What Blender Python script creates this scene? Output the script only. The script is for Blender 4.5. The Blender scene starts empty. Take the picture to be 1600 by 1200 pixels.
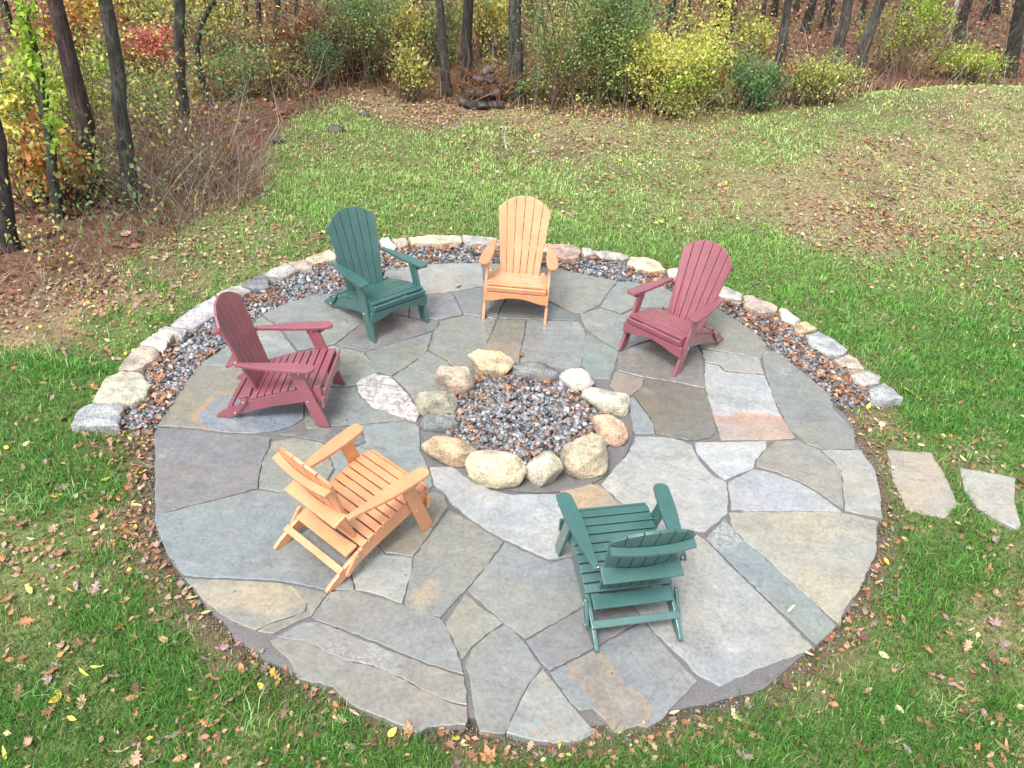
import bpy, bmesh, math, random
import numpy as np
from mathutils import Matrix, Vector, noise as mnoise
random.seed(7); rng = np.random.default_rng(7)
C = bpy.context.scene.collection
scene = bpy.context.scene
PI = math.pi

# ---------------------------------------------------------------- camera
FOC, PITCH, ROLL, CAMH = 1369.914, 0.603182, 0.0704368, 3.99728      # focal length in 1600-px units
fw = np.array([0, math.cos(PITCH), -math.sin(PITCH)]); up0 = np.array([0, math.sin(PITCH), math.cos(PITCH)])
rt = math.cos(ROLL)*np.array([1., 0, 0]) + math.sin(ROLL)*up0
up = -math.sin(ROLL)*np.array([1., 0, 0]) + math.cos(ROLL)*up0
CAM = np.array([0, 0, CAMH])
cd = bpy.data.cameras.new('camera'); cam = bpy.data.objects.new('camera', cd); C.objects.link(cam)
cd.sensor_width = 36; cd.lens = FOC/1600*36; cd.clip_start = .05; cd.clip_end = 600
m = Matrix.Identity(4)
for i in range(3):
    m[i][0] = rt[i]; m[i][1] = up[i]; m[i][2] = -fw[i]; m[i][3] = CAM[i]
cam.matrix_world = m
scene.camera = cam

# ---------------------------------------------------------------- light
SUN_EL, SUN_AZ = 58, 205          # degrees; azimuth clockwise from +Y
w = bpy.data.worlds.new('World'); scene.world = w; w.use_nodes = True
nt = w.node_tree; nt.nodes.clear()
sky = nt.nodes.new('ShaderNodeTexSky'); sky.sky_type = 'NISHITA'; sky.sun_disc = False
sky.sun_elevation = math.radians(SUN_EL); sky.sun_rotation = math.radians(SUN_AZ)
sky.air_density = 1.0; sky.dust_density = 4.0; sky.ozone_density = 1.0
hs = nt.nodes.new('ShaderNodeHueSaturation'); hs.inputs['Saturation'].default_value = .28   # overcast: nearly white cloud
bg = nt.nodes.new('ShaderNodeBackground'); bg.inputs[1].default_value = 0.13
wo = nt.nodes.new('ShaderNodeOutputWorld')
nt.links.new(sky.outputs[0], hs.inputs['Color']); nt.links.new(hs.outputs[0], bg.inputs[0]); nt.links.new(bg.outputs[0], wo.inputs[0])
sl = bpy.data.lights.new('sun', 'SUN'); sl.energy = 1.5; sl.angle = math.radians(18); sl.color = (1, .97, .92)
sun = bpy.data.objects.new('sun', sl); C.objects.link(sun)
az, el = math.radians(SUN_AZ), math.radians(SUN_EL)
sd = Vector((math.sin(az)*math.cos(el), math.cos(az)*math.cos(el), math.sin(el)))
sun.rotation_euler = sd.to_track_quat('Z', 'Y').to_euler(); sun.location = sd*30
scene.view_settings.view_transform = 'Standard'; scene.view_settings.look = 'None'
scene.view_settings.gamma = 1; scene.view_settings.use_curve_mapping = False
scene.view_settings.exposure = 1.40
scene.cycles.max_bounces = 5; scene.cycles.diffuse_bounces = 3; scene.cycles.glossy_bounces = 2
scene.cycles.transparent_max_bounces = 4; scene.cycles.transmission_bounces = 3

def fbm2(x, y, seed=0, octs=4, base=1.):
    """cheap value noise 0..1"""
    out = 0; amp = 1; tot = 0
    for k in range(octs):
        f = base*2**k; X = x*f+seed*17.3+k*5.1; Y = y*f-seed*9.7+k*3.3
        xi = np.floor(X).astype(np.int64); yi = np.floor(Y).astype(np.int64); tx = X-xi; ty = Y-yi
        tx = tx*tx*(3-2*tx); ty = ty*ty*(3-2*ty)
        def hsh(a, b):
            h = (a*374761393+b*668265263) & 0x7fffffff; h = ((h ^ (h >> 13))*1274126177) & 0x7fffffff
            return ((h ^ (h >> 16)) & 0xffff)/65535.
        v = (hsh(xi, yi)*(1-tx)+hsh(xi+1, yi)*tx)*(1-ty)+(hsh(xi, yi+1)*(1-tx)+hsh(xi+1, yi+1)*tx)*ty
        out = out+v*amp; tot += amp; amp *= .5
    return out/tot

# ---------------------------------------------------------------- terrain height
PC = np.array([.074, 5.315])                      # patio centre
def sstep(a, b, x):
    t = np.clip((x-a)/(b-a), 0, 1); return t*t*(3-2*t)
def terr(x, y):
    x = np.asarray(x, float); y = np.asarray(y, float)
    h = np.full(np.broadcast(x, y).shape, -.035)
    r = np.hypot(x-PC[0], y-PC[1])
    h = h - .035*sstep(2.9, 4.2, r)*sstep(9, 6, y)
    # grassy rise at the back right, dropping to the wood behind it
    crest = 12.6 + .16*(x-2.5)
    amp = .66*sstep(1.8, 7.0, x)
    d = y-crest
    h = h + amp*np.where(d < 0, np.exp(-(d/3.2)**2), np.exp(-(d/1.5)**2))
    # wooded floor rising slowly behind
    h = h + .075*np.clip(y-14.5, 0, 100)*sstep(14, 17, y)
    h = h + .03*np.sin(x*1.1+.4)*np.cos(y*.9)*sstep(3.4, 5.5, r)
    h = h + .03*(fbm2(x, y, 1, 3, 2.)-.5)*sstep(2.8, 3.3, r)
    return h
def at(px, py, z=None):
    """ground point seen at a spot of the 1600x1200 photograph"""
    d = fw + (px-800)/FOC*rt - (py-600)/FOC*up
    zz = 0. if z is None else z
    p = CAM + d*((zz-CAMH)/d[2])
    if z is None:
        for _ in range(25):
            zz = .5*zz + .5*float(terr(p[0], p[1])); p = CAM + d*((zz-CAMH)/d[2])
    return p
def at_y(px, py, Y):
    d = fw + (px-800)/FOC*rt - (py-600)/FOC*up
    return CAM + d*(Y/d[1])

# ---------------------------------------------------------------- object helpers
def tag(o, label=None, cat=None, group=None, kind=None):
    if label: o['label'] = label
    if cat: o['category'] = cat
    if group: o['group'] = group
    if kind: o['kind'] = kind
    return o
def empty(name, loc=(0, 0, 0), rz=0):
    o = bpy.data.objects.new(name, None); C.objects.link(o); o.location = loc; o.rotation_euler = (0, 0, rz)
    o.empty_display_size = .2; return o
def link(name, me, mat=None, parent=None, loc=(0, 0, 0), rz=0):
    o = bpy.data.objects.new(name, me); C.objects.link(o); o.location = loc; o.rotation_euler = (0, 0, rz)
    if mat is not None and not me.materials: me.materials.append(mat)
    if parent is not None: o.parent = parent
    return o
def mesh_np(name, V, F, mat=None, col=None, smooth=False, attrs=None):
    """V (n,3), F (m,3|4) arrays -> mesh; col (n,3) point colours"""
    V = np.ascontiguousarray(V, np.float32); F = np.ascontiguousarray(F, np.int32)
    k = F.shape[1]; me = bpy.data.meshes.new(name)
    me.vertices.add(len(V)); me.vertices.foreach_set('co', V.ravel())
    me.loops.add(F.size); me.loops.foreach_set('vertex_index', F.ravel())
    me.polygons.add(len(F)); me.polygons.foreach_set('loop_start', np.arange(0, F.size, k, dtype=np.int32))
    me.polygons.foreach_set('loop_total', np.full(len(F), k, np.int32))
    if smooth: me.polygons.foreach_set('use_smooth', np.ones(len(F), bool))
    me.update(calc_edges=True)
    if col is not None:
        a = me.color_attributes.new('col', 'FLOAT_COLOR', 'POINT')
        c4 = np.ones((len(V), 4), np.float32); c4[:, :3] = col; a.data.foreach_set('color', c4.ravel())
    for n_, arr in (attrs or {}).items():
        a = me.attributes.new(n_, 'FLOAT', 'POINT'); a.data.foreach_set('value', np.ascontiguousarray(arr, np.float32))
    if mat: me.materials.append(mat)
    return me
def scatter(V0, F0, pos, R, S, colr):
    """copies of one little mesh: pos (n,3), R (n,3,3), S (n,) or (n,3), colr (n,3)"""
    n = len(pos); S = np.asarray(S); S = S[:, None] if S.ndim == 1 else S
    V = V0[None]*S[:, None, :]; V = np.einsum('nij,nkj->nki', R, V)+pos[:, None]
    F = F0[None]+(np.arange(n)*len(V0))[:, None, None]
    return V.reshape(-1, 3), F.reshape(-1, F0.shape[1]), np.repeat(colr, len(V0), 0)
def join(parts):
    Vs, Fs, Cs, o = [], [], [], 0
    for V, F, c in parts:
        Vs.append(V); Fs.append(F+o); Cs.append(c); o += len(V)
    return np.concatenate(Vs), np.concatenate(Fs), np.concatenate(Cs)
def rots(n, tilt=.4, r=rng):
    a = r.uniform(0, 2*PI, n); t = r.normal(0, tilt, n); s = r.normal(0, tilt, n)
    ca, sa, ct, st, cs, ss = np.cos(a), np.sin(a), np.cos(t), np.sin(t), np.cos(s), np.sin(s); z = np.zeros(n); o = z+1
    Z = np.stack([ca, -sa, z, sa, ca, z, z, z, o], -1).reshape(n, 3, 3)
    X = np.stack([o, z, z, z, ct, -st, z, st, ct], -1).reshape(n, 3, 3)
    Y = np.stack([cs, z, ss, z, o, z, -ss, z, cs], -1).reshape(n, 3, 3)
    return Z @ X @ Y
# ---------------------------------------------------------------- materials
def newmat(name):
    mt = bpy.data.materials.new(name); mt.use_nodes = True; n = mt.node_tree; n.nodes.clear()
    b = n.nodes.new('ShaderNodeBsdfPrincipled'); o = n.nodes.new('ShaderNodeOutputMaterial'); n.links.new(b.outputs[0], o.inputs[0])
    return mt, n, b
class NB:
    def __init__(s, n): s.n = n
    def new(s, t, **kw):
        x = s.n.nodes.new(t)
        for k, v in kw.items(): setattr(x, k, v)
        return x
    def lk(s, a, b): s.n.links.new(a, b)
    def noise(s, vec, scale, detail=4, rough=.55, dist=0):
        x = s.new('ShaderNodeTexNoise'); x.inputs['Scale'].default_value = scale; x.inputs['Detail'].default_value = detail
        x.inputs['Roughness'].default_value = rough; x.inputs['Distortion'].default_value = dist
        if vec is not None: s.lk(vec, x.inputs['Vector'])
        return x.outputs['Fac']
    def ramp(s, fac, stops, interp='LINEAR'):
        x = s.new('ShaderNodeValToRGB'); x.color_ramp.interpolation = interp; e = x.color_ramp.elements
        while len(e) < len(stops): e.new(.5)
        for el, (p, c) in zip(e, stops):
            el.position = p; el.color = (c, c, c, 1) if not hasattr(c, '__len__') else (*c, 1)
        s.lk(fac, x.inputs[0]); return x.outputs[0]
    def mix(s, fac, a, b, mode='MIX'):
        x = s.new('ShaderNodeMix', data_type='RGBA', blend_type=mode)
        for k, v in ((0, fac), (6, a), (7, b)):
            if hasattr(v, 'is_linked'): s.lk(v, x.inputs[k])
            elif k == 0: x.inputs[0].default_value = v
            else: x.inputs[k].default_value = (*v, 1) if hasattr(v, '__len__') else (v, v, v, 1)
        return x.outputs[2]
    def math(s, op, a, b=None, clamp=False):
        x = s.new('ShaderNodeMath', operation=op, use_clamp=clamp)
        for i, v in enumerate((a, b)):
            if v is None: continue
            if hasattr(v, 'is_linked'): s.lk(v, x.inputs[i])
            else: x.inputs[i].default_value = v
        return x.outputs[0]
    def vmath(s, op, a, b):
        x = s.new('ShaderNodeVectorMath', operation=op)
        for i, v in enumerate((a, b)):
            if hasattr(v, 'is_linked'): s.lk(v, x.inputs[i])
            else: x.inputs[i].default_value = v
        return x.outputs[0] if op not in ('LENGTH', 'DOT_PRODUCT') else x.outputs['Value']
    def bump(s, h, bsdf, dist=.01, strength=1., prev=None):
        x = s.new('ShaderNodeBump'); x.inputs['Distance'].default_value = dist; x.inputs['Strength'].default_value = strength
        s.lk(h, x.inputs['Height'])
        if prev is not None: s.lk(prev, x.inputs['Normal'])
        if bsdf is not None: s.lk(x.outputs[0], bsdf.inputs['Normal'])
        return x.outputs[0]
    def pos(s): return s.new('ShaderNodeNewGeometry').outputs['Position']
    def info(s): return s.new('ShaderNodeObjectInfo')

def col_mat(name, rough=.7, trans=0., spec=.3, vary=.25, nscale=60):
    """colour from the mesh's own 'col' attribute"""
    mt, n, b = newmat(name); B = NB(n)
    a = B.new('ShaderNodeAttribute', attribute_name='col').outputs['Color']
    v = B.noise(B.pos(), nscale, 2)
    c = B.mix(vary, a, B.mix(1., a, B.ramp(v, [(.3, .45), (.7, 1.5)]), 'MULTIPLY'))
    B.lk(c, b.inputs['Base Color']); b.inputs['Roughness'].default_value = rough; b.inputs['Specular IOR Level'].default_value = spec
    if trans:
        o = [x for x in n.nodes if x.type == 'OUTPUT_MATERIAL'][0]
        t = B.new('ShaderNodeBsdfTranslucent'); B.lk(c, t.inputs[0]); mx = B.new('ShaderNodeMixShader'); mx.inputs[0].default_value = trans
        B.lk(b.outputs[0], mx.inputs[1]); B.lk(t.outputs[0], mx.inputs[2]); B.lk(mx.outputs[0], o.inputs[0])
    return mt
M = {}
M['grass'] = col_mat('grass_blade', .55, .3, .3, .1)
M['leaf'] = col_mat('fallen_leaf', .6, .15, .35, .35, 70)
M['foliage'] = col_mat('living_leaf', .5, .45, .3, .15)
M['pebble'] = col_mat('crushed_stone', .5, 0, .45, .35, 120)
M['twig'] = col_mat('dry_twig', .8, 0, .2, .3)

def leaf_obj_mat():
    mt, n, b = newmat('single_leaf'); B = NB(n); inf = B.info()
    v = B.noise(B.pos(), 60, 3)
    c = B.mix(1., inf.outputs['Color'], B.ramp(v, [(.3, .6), (.7, 1.25)]), 'MULTIPLY')
    B.lk(c, b.inputs['Base Color']); b.inputs['Roughness'].default_value = .55
    return mt
M['leafobj'] = leaf_obj_mat()

def stone_mat(name, bands=None, cleft=1., rough=(.16, .38), scale=1., lichen=None):
    """flagstone: object colour, drifting hue, thin cleft lines and stepped layers.  bands = (centre xy, axes, angle, stops)"""
    mt, n, b = newmat(name); B = NB(n); inf = B.info()
    P = B.pos(); off = B.vmath('MULTIPLY', inf.outputs['Random'], (37., 91., 13.)); 
    Q = B.vmath('ADD', P, off)
    base = inf.outputs['Color']
    if bands:
        (cx, cy), (ra, rb), ang, stops = bands
        mp = B.new('ShaderNodeMapping', vector_type='TEXTURE'); mp.inputs['Location'].default_value = (cx, cy, 0)
        mp.inputs['Rotation'].default_value = (0, 0, ang); mp.inputs['Scale'].default_value = (ra, rb, 1)
        wob = B.new('ShaderNodeTexNoise'); wob.inputs['Scale'].default_value = 4; B.lk(P, wob.inputs['Vector'])
        wv = B.vmath('MULTIPLY', B.vmath('SUBTRACT', wob.outputs['Color'], (.5, .5, .5)), (.22, .22, 0))
        B.lk(B.vmath('ADD', P, wv), mp.inputs['Vector'])
        sx = B.new('ShaderNodeVectorMath', operation='MULTIPLY'); B.lk(mp.outputs[0], sx.inputs[0]); sx.inputs[1].default_value = (1, 1, 0)
        e = B.vmath('LENGTH', sx.outputs[0], (0, 0, 0))
        base = B.mix(B.ramp(e, [(s_[0], s_[2]) for s_ in stops]), base, B.ramp(e, [(s_[0], s_[1]) for s_ in stops]))
    big = B.noise(Q, 1.6*scale, 3)
    c1 = B.mix(B.ramp(big, [(.38, 0), (.66, .6)]), base, B.mix(1., base, (1.22, 1.04, .80), 'MULTIPLY'))
    big2 = B.noise(B.vmath('ADD', Q, (9, 4, 2)), 1.1*scale, 3)
    c1 = B.mix(B.ramp(big2, [(.42, 0), (.7, .6)]), c1, B.mix(1., base, (.90, .97, 1.08), 'MULTIPLY'))
    mp2 = B.new('ShaderNodeMapping'); mp2.inputs['Scale'].default_value = (1.2, 7, 1); mp2.inputs['Rotation'].default_value = (0, 0, .5); B.lk(Q, mp2.inputs['Vector'])
    st = B.noise(mp2.outputs[0], 2*scale, 5, .6)
    c1 = B.mix(B.ramp(st, [(.35, .35), (.65, 0)]), c1, B.mix(1., c1, (.74, .75, .78), 'MULTIPLY'))
    fine = B.noise(Q, 38, 6, .7)
    c1 = B.mix(1., c1, B.ramp(fine, [(.25, .70), (.5, 1.0), (.78, 1.28)]), 'MULTIPLY')
    blot = B.noise(Q, 9, 5, .65)
    c1 = B.mix(1., c1, B.ramp(blot, [(.3, .84), (.7, 1.1)]), 'MULTIPLY')
    scf = B.noise(B.vmath('ADD', Q, (2, 6, 6)), 1.5, 3); sc2 = B.noise(Q, 34, 6, .8, .6)
    c1 = B.mix(B.math('MULTIPLY', B.ramp(scf, [(.62, 0), (.72, .5)]), B.ramp(sc2, [(.46, 0), (.56, 1)])), c1, (.46, .47, .46))
    c1 = B.mix(B.math('MULTIPLY', B.ramp(B.noise(B.vmath('ADD', Q, (12, 6, 6)), 2.2, 4, .6), [(.56, 0), (.70, .55)]), B.ramp(sc2, [(.40, 1), (.55, .3)])), c1, (.085, .085, .08))
    # cleft contours
    cn = B.noise(Q, 1.25*scale, 6, .55, .25)
    ln = B.ramp(cn, [(.0, 0), (.549, 0), (.5515, 1), (.554, 0)])
    msk = B.ramp(B.noise(B.vmath('ADD', Q, (3, 8, 1)), 3.1, 2), [(.47, 0), (.56, 1)])
    lf = B.math('MULTIPLY', ln, msk)
    c1 = B.mix(B.math('MULTIPLY', lf, .55*cleft), c1, (.055, .06, .062))
    if lichen:
        lv = B.noise(Q, 16, 6, .65, 1.2); 
        c1 = B.mix(B.ramp(lv, [(.45, 0), (.55, .75)]), c1, lichen)
    B.lk(c1, b.inputs['Base Color'])
    wet = B.noise(B.vmath('ADD', Q, (5, 5, 5)), 1.3, 3)
    rr = B.ramp(wet, [(.35, rough[0]), (.65, rough[1])])
    B.lk(rr, b.inputs['Roughness']); b.inputs['Specular IOR Level'].default_value = .6
    B.lk(B.ramp(wet, [(.38, .75), (.62, .15)]), b.inputs['Coat Weight']); b.inputs['Coat Roughness'].default_value = .16; b.inputs['Coat IOR'].default_value = 1.45
    step = B.ramp(cn, [(.0, 0), (.546, .0), (.560, 1)])
    n1 = B.bump(step, None, .004*cleft, .6)
    n2 = B.bump(B.noise(Q, 5, 6, .62), None, .022, .55, n1)
    B.bump(fine, b, .0025, .55, n2)
    return mt
M['stone'] = stone_mat('flagstone')

def simple(name, col, rough=.6, nscale=30, amp=(.8, 1.2), bumpd=.002, bscale=60, metal=0, detail=4):
    mt, n, b = newmat(name); B = NB(n); P = B.pos()
    c = B.mix(1., col, B.ramp(B.noise(P, nscale, detail), [(.3, amp[0]), (.7, amp[1])]), 'MULTIPLY')
    B.lk(c, b.inputs['Base Color']); b.inputs['Roughness'].default_value = rough; b.inputs['Metallic'].default_value = metal
    if bumpd: B.bump(B.noise(P, bscale, 5, .65), b, bumpd)
    return mt
M['steel'] = simple('stainless_bolt', (.6, .6, .6), .3, metal=1, bumpd=0)

def mortar_mat():
    mt, n, b = newmat('stone_dust'); B = NB(n); P = B.pos()
    f = B.noise(P, 160, 4, .75); g = B.noise(P, 5, 4)
    c = B.ramp(f, [(.25, (.04, .04, .043)), (.5, (.13, .126, .13)), (.72, (.23, .22, .22)), (.8, (.42, .40, .38))])
    c = B.mix(B.ramp(g, [(.45, 0), (.7, .35)]), c, (.12, .09, .065))
    B.lk(c, b.inputs['Base Color']); b.inputs['Roughness'].default_value = .8
    B.bump(f, b, .006)
    return mt
M['dust'] = mortar_mat()

def rock_mat(name, lich, amt=.5):
    mt, n, b = newmat(name); B = NB(n); inf = B.info(); tc = B.new('ShaderNodeTexCoord').outputs['Object']
    Q = B.vmath('ADD', tc, B.vmath('MULTIPLY', inf.outputs['Random'], (31., 57., 11.)))
    f = B.noise(Q, 70, 6, .7); g = B.noise(Q, 8, 5, .6); h = B.noise(B.vmath('ADD', Q, (4, 4, 4)), 11, 6, .7)
    c = B.mix(1., inf.outputs['Color'], B.ramp(f, [(.3, .45), (.5, 1), (.7, 1.6)]), 'MULTIPLY')
    c = B.mix(1., c, B.ramp(g, [(.35, (.58, .57, .57)), (.65, (1.25, 1.18, 1.05))]), 'MULTIPLY')
    c = B.mix(B.ramp(h, [(.55-.1*amt, 0), (.62, amt)]), c, lich)
    k = B.noise(B.vmath('ADD', Q, (1, 7, 4)), 14, 6, .75)
    c = B.mix(B.ramp(k, [(.32, .6*amt+.2), (.43, 0)]), c, (.045, .045, .035))
    B.lk(c, b.inputs['Base Color']); b.inputs['Roughness'].default_value = .72
    nn = B.bump(g, None, .05, .8); B.bump(f, b, .012, 1., nn)
    return mt
M['rock'] = rock_mat('weathered_rock', (.46, .45, .38), .45)
M['rock_lichen'] = rock_mat('lichen_rock', (.30, .31, .22), .85)
M['rock_plain'] = rock_mat('smooth_rock', (.4, .36, .28), .2)

def ground_mat():
    mt, n, b = newmat('ground'); B = NB(n); P = B.pos()
    lush = B.new('ShaderNodeAttribute', attribute_name='lush').outputs['Fac']
    wood = B.new('ShaderNodeAttribute', attribute_name='wood').outputs['Fac']
    f = B.noise(P, 55, 5, .7); g = B.noise(P, 9, 5, .65); h = B.noise(P, 24, 5, .7)
    soil = B.ramp(f, [(.25, (.035, .024, .014)), (.5, (.115, .082, .052)), (.75, (.22, .165, .115))])
    dry = B.ramp(h, [(.28, (.07, .045, .028)), (.5, (.23, .165, .10)), (.72, (.42, .31, .20))])
    grn = B.ramp(h, [(.25, (.035, .045, .016)), (.5, (.11, .145, .045)), (.75, (.21, .25, .10))])
    ml = B.math('ADD', lush, B.math('MULTIPLY', B.math('SUBTRACT', g, .5), .9))
    c = B.mix(B.ramp(ml, [(.30, 0), (.62, 1)]), dry, grn)
    c = B.mix(B.ramp(B.noise(B.vmath('ADD', P, (7, 1, 0)), 3.3, 5, .7), [(.55, 0), (.68, .6)]), c, soil)
    lit = B.ramp(h, [(.25, (.04, .02, .014)), (.45, (.12, .06, .042)), (.6, (.20, .11, .075)), (.75, (.33, .22, .155))])
    c = B.mix(wood, c, lit)
    edge = B.new('ShaderNodeAttribute', attribute_name='bare').outputs['Fac']
    c = B.mix(edge, c, soil)
    B.lk(c, b.inputs['Base Color']); b.inputs['Roughness'].default_value = .9; b.inputs['Specular IOR Level'].default_value = .2
    nn = B.bump(h, None, .03, .7); B.bump(f, b, .01, .7, nn)
    return mt
M['ground'] = ground_mat()

def bark_mat():
    mt, n, b = newmat('bark'); B = NB(n); inf = B.info(); tc = B.new('ShaderNodeTexCoord').outputs['Object']
    mp = B.new('ShaderNodeMapping'); mp.inputs['Scale'].default_value = (1, 1, .16); B.lk(B.vmath('ADD', tc, B.vmath('MULTIPLY', inf.outputs['Random'], (31., 57., 11.))), mp.inputs['Vector'])
    r_ = B.noise(mp.outputs[0], 26, 6, .75, .5); g = B.noise(tc, 3.5, 4); k = B.noise(tc, 9, 5, .7)
    c = B.mix(1., inf.outputs['Color'], B.ramp(r_, [(.36, .18), (.5, .9), (.62, 2.3)]), 'MULTIPLY')
    c = B.mix(B.ramp(k, [(.55, 0), (.66, .45)]), c, (.13, .14, .115))
    B.lk(c, b.inputs['Base Color']); b.inputs['Roughness'].default_value = .85
    B.bump(r_, b, .03, 1.)
    return mt
M['bark'] = bark_mat()

def paint_mat(name, col, coat=.35):
    mt, n, b = newmat(name); B = NB(n); tc = B.new('ShaderNodeTexCoord').outputs['Object']; P = B.pos()
    f = B.noise(P, 140, 4, .7); g = B.noise(P, 6, 4)
    c = B.mix(1., col, B.ramp(f, [(.3, .72), (.55, 1.), (.75, 1.35)]), 'MULTIPLY')
    c = B.mix(1., c, B.ramp(g, [(.3, .85), (.7, 1.12)]), 'MULTIPLY')
    B.lk(c, b.inputs['Base Color']); B.lk(B.ramp(B.noise(P, 90, 3, .7), [(.4, .28), (.62, .52)]), b.inputs['Roughness'])
    b.inputs['Specular IOR Level'].default_value = .5; b.inputs['Coat Weight'].default_value = 1.; b.inputs['Coat Roughness'].default_value = .28
    B.bump(B.noise(P, 230, 2, .8), b, .0016, .9)
    return mt
M['green'] = paint_mat('green_lumber', (.027, .098, .090))
M['red'] = paint_mat('cherry_lumber', (.225, .060, .082))
M['orange'] = paint_mat('cedar_lumber', (.58, .25, .115))

# ---------------------------------------------------------------- ground cover map (spots of the photograph -> lushness, leaf cover)
CP = [(50,500,.15,.9),(150,450,.1,1),(0,400,.1,1),(250,420,.45,.6),(350,350,.5,.55),(200,520,.8,.3),(80,580,.9,.2),(30,640,1,.1),(100,760,.95,.25),
(220,660,.4,.7),(60,850,.7,.5),(200,850,.55,.8),(100,950,.85,.35),(230,930,.5,.8),(50,1100,.75,.45),(250,1050,.9,.3),(150,1150,.75,.45),(350,1000,.5,.6),
(400,1120,.85,.4),(600,1180,.85,.35),(800,1185,.65,.5),(1000,1180,.85,.35),(1150,1130,.75,.35),(1250,1060,.55,.45),(1400,1050,.95,.2),(1500,1100,.75,.4),
(1550,950,.45,.4),(1450,900,.85,.35),(1400,850,.6,.5),(1350,660,.5,.6),(1450,640,.9,.2),(1550,600,.9,.2),(1400,500,1,.08),(1250,440,1,.06),(1150,400,1,.06),
(950,385,1,.08),(1560,470,.7,.3),(1450,420,.6,.4),(1400,360,.36,.75),(1500,330,.34,.75),(1300,340,.34,.85),(1200,300,.40,.75),(1100,330,.5,.5),(900,330,.65,.35),
(1000,280,.62,.35),(1200,230,.6,.3),(1350,250,.40,.65),(1500,220,.45,.55),(1400,170,.6,.2),(1550,160,.45,.5),(1250,190,.6,.25),(1100,220,.5,.35),(900,200,.4,.5),
(700,290,.95,.15),(600,330,.8,.25),(650,250,.8,.25),(750,210,.75,.3),(550,200,.7,.3),(450,220,.6,.4),(700,180,.2,.9),(850,180,.3,.7),(480,300,.85,.25),
(430,380,.55,.5),(350,280,.2,.8),(400,180,.5,.5),(500,170,.6,.3),(330,400,.55,.5),(600,165,.3,.7),(1480,780,.6,.4),(1600,700,.8,.3),(1600,1180,.7,.4),(330,520,.8,.4)]
cpw = np.array([[*at(a, b_)[:2], l, f_] for a, b_, l, f_ in CP])
def warp(x, y): return np.stack([x/(y+2.5)*1.6, np.log(np.maximum(y, .2)+2.5)*1.4], -1)
cpp = warp(cpw[:, 0], cpw[:, 1])
def cover(x, y):
    x = np.asarray(x, float).ravel(); y = np.asarray(y, float).ravel(); out = np.zeros((len(x), 2))
    for i in range(0, len(x), 20000):
        p = warp(x[i:i+20000], y[i:i+20000]); d2 = ((p[:, None]-cpp[None])**2).sum(-1)+2e-4
        wt = d2**-2.; out[i:i+20000] = (wt @ cpw[:, 2:])/wt.sum(1, keepdims=True)
    return out
# edge of the wood
WE = np.array([[*at(a, b_)[:2]] for a, b_ in [(-300, 640), (0, 500), (120, 470), (240, 390), (330, 345), (400, 300), (380, 210), (440, 165), (560, 160), (700, 170), (800, 165), (900, 172), (1000, 178), (1100, 186), (1200, 176), (1300, 158), (1400, 143), (1600, 138), (1900, 140)]])
def wooded(x, y):
    """signed measure, > 0 inside the wood"""
    x = np.asarray(x, float); y = np.asarray(y, float)
    # boundary: for x < -3.6 the wood starts nearer; piecewise in x with the left flank treated apart
    yb = np.interp(x, [-30, -5.6, -4.9, -4.3, -3.5, -3.35, -3.3, -2.6, -1, .3, 1.5, 2.6, 3.9, 5.5, 8, 12, 30],
                   [1.5, 4.7, 5.8, 6.7, 8.3, 9.7, 11.9, 13.2, 13.1, 12.9, 12.9, 13.0, 13.5, 14.1, 15.2, 16, 18])
    return y-yb+.35*(fbm2(x, y, 3, 3, .9)-.5)*2

# ---------------------------------------------------------------- ground sheet
def build_ground():
    xs = np.concatenate([np.linspace(-300, -30, 8), np.linspace(-26, -9, 14), np.arange(-8.4, 11.5, .11), np.linspace(12.5, 30, 14), np.linspace(40, 300, 8)])
    ys = np.concatenate([np.linspace(-60, -2, 7), np.arange(0, 19, .11), np.linspace(19.8, 45, 24), np.linspace(60, 400, 8)])
    X, Y = np.meshgrid(xs, ys); r = np.hypot(X-PC[0], Y-PC[1])
    Z = terr(X, Y)
    th = np.arctan2(Y-PC[1], X-PC[0])
    Z = np.where(r < 2.6, -.09, Z)               # dug out under the flagstones
    V = np.stack([X, Y, Z], -1).reshape(-1, 3); nx, ny = len(xs), len(ys)
    i = np.arange(nx*ny).reshape(ny, nx)
    F = np.stack([i[:-1, :-1], i[:-1, 1:], i[1:, 1:], i[1:, :-1]], -1).reshape(-1, 4)
    cv = cover(X, Y); wd = sstep(-.3, .5, wooded(X, Y)).ravel()
    bare = (sstep(2.95, 2.66, r)*.9).ravel()
    nb = fbm2(X, Y, 5, 4, 1.3).ravel(); bare = np.maximum(bare, sstep(.60, .72, nb)*.55*(cv[:, 0] < .75)*(1-wd))
    me = mesh_np('ground', V, F, M['ground'], smooth=True, attrs={'lush': cv[:, 0], 'wood': wd, 'bare': bare})
    tag(link('ground', me), kind='structure')
build_ground()

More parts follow.
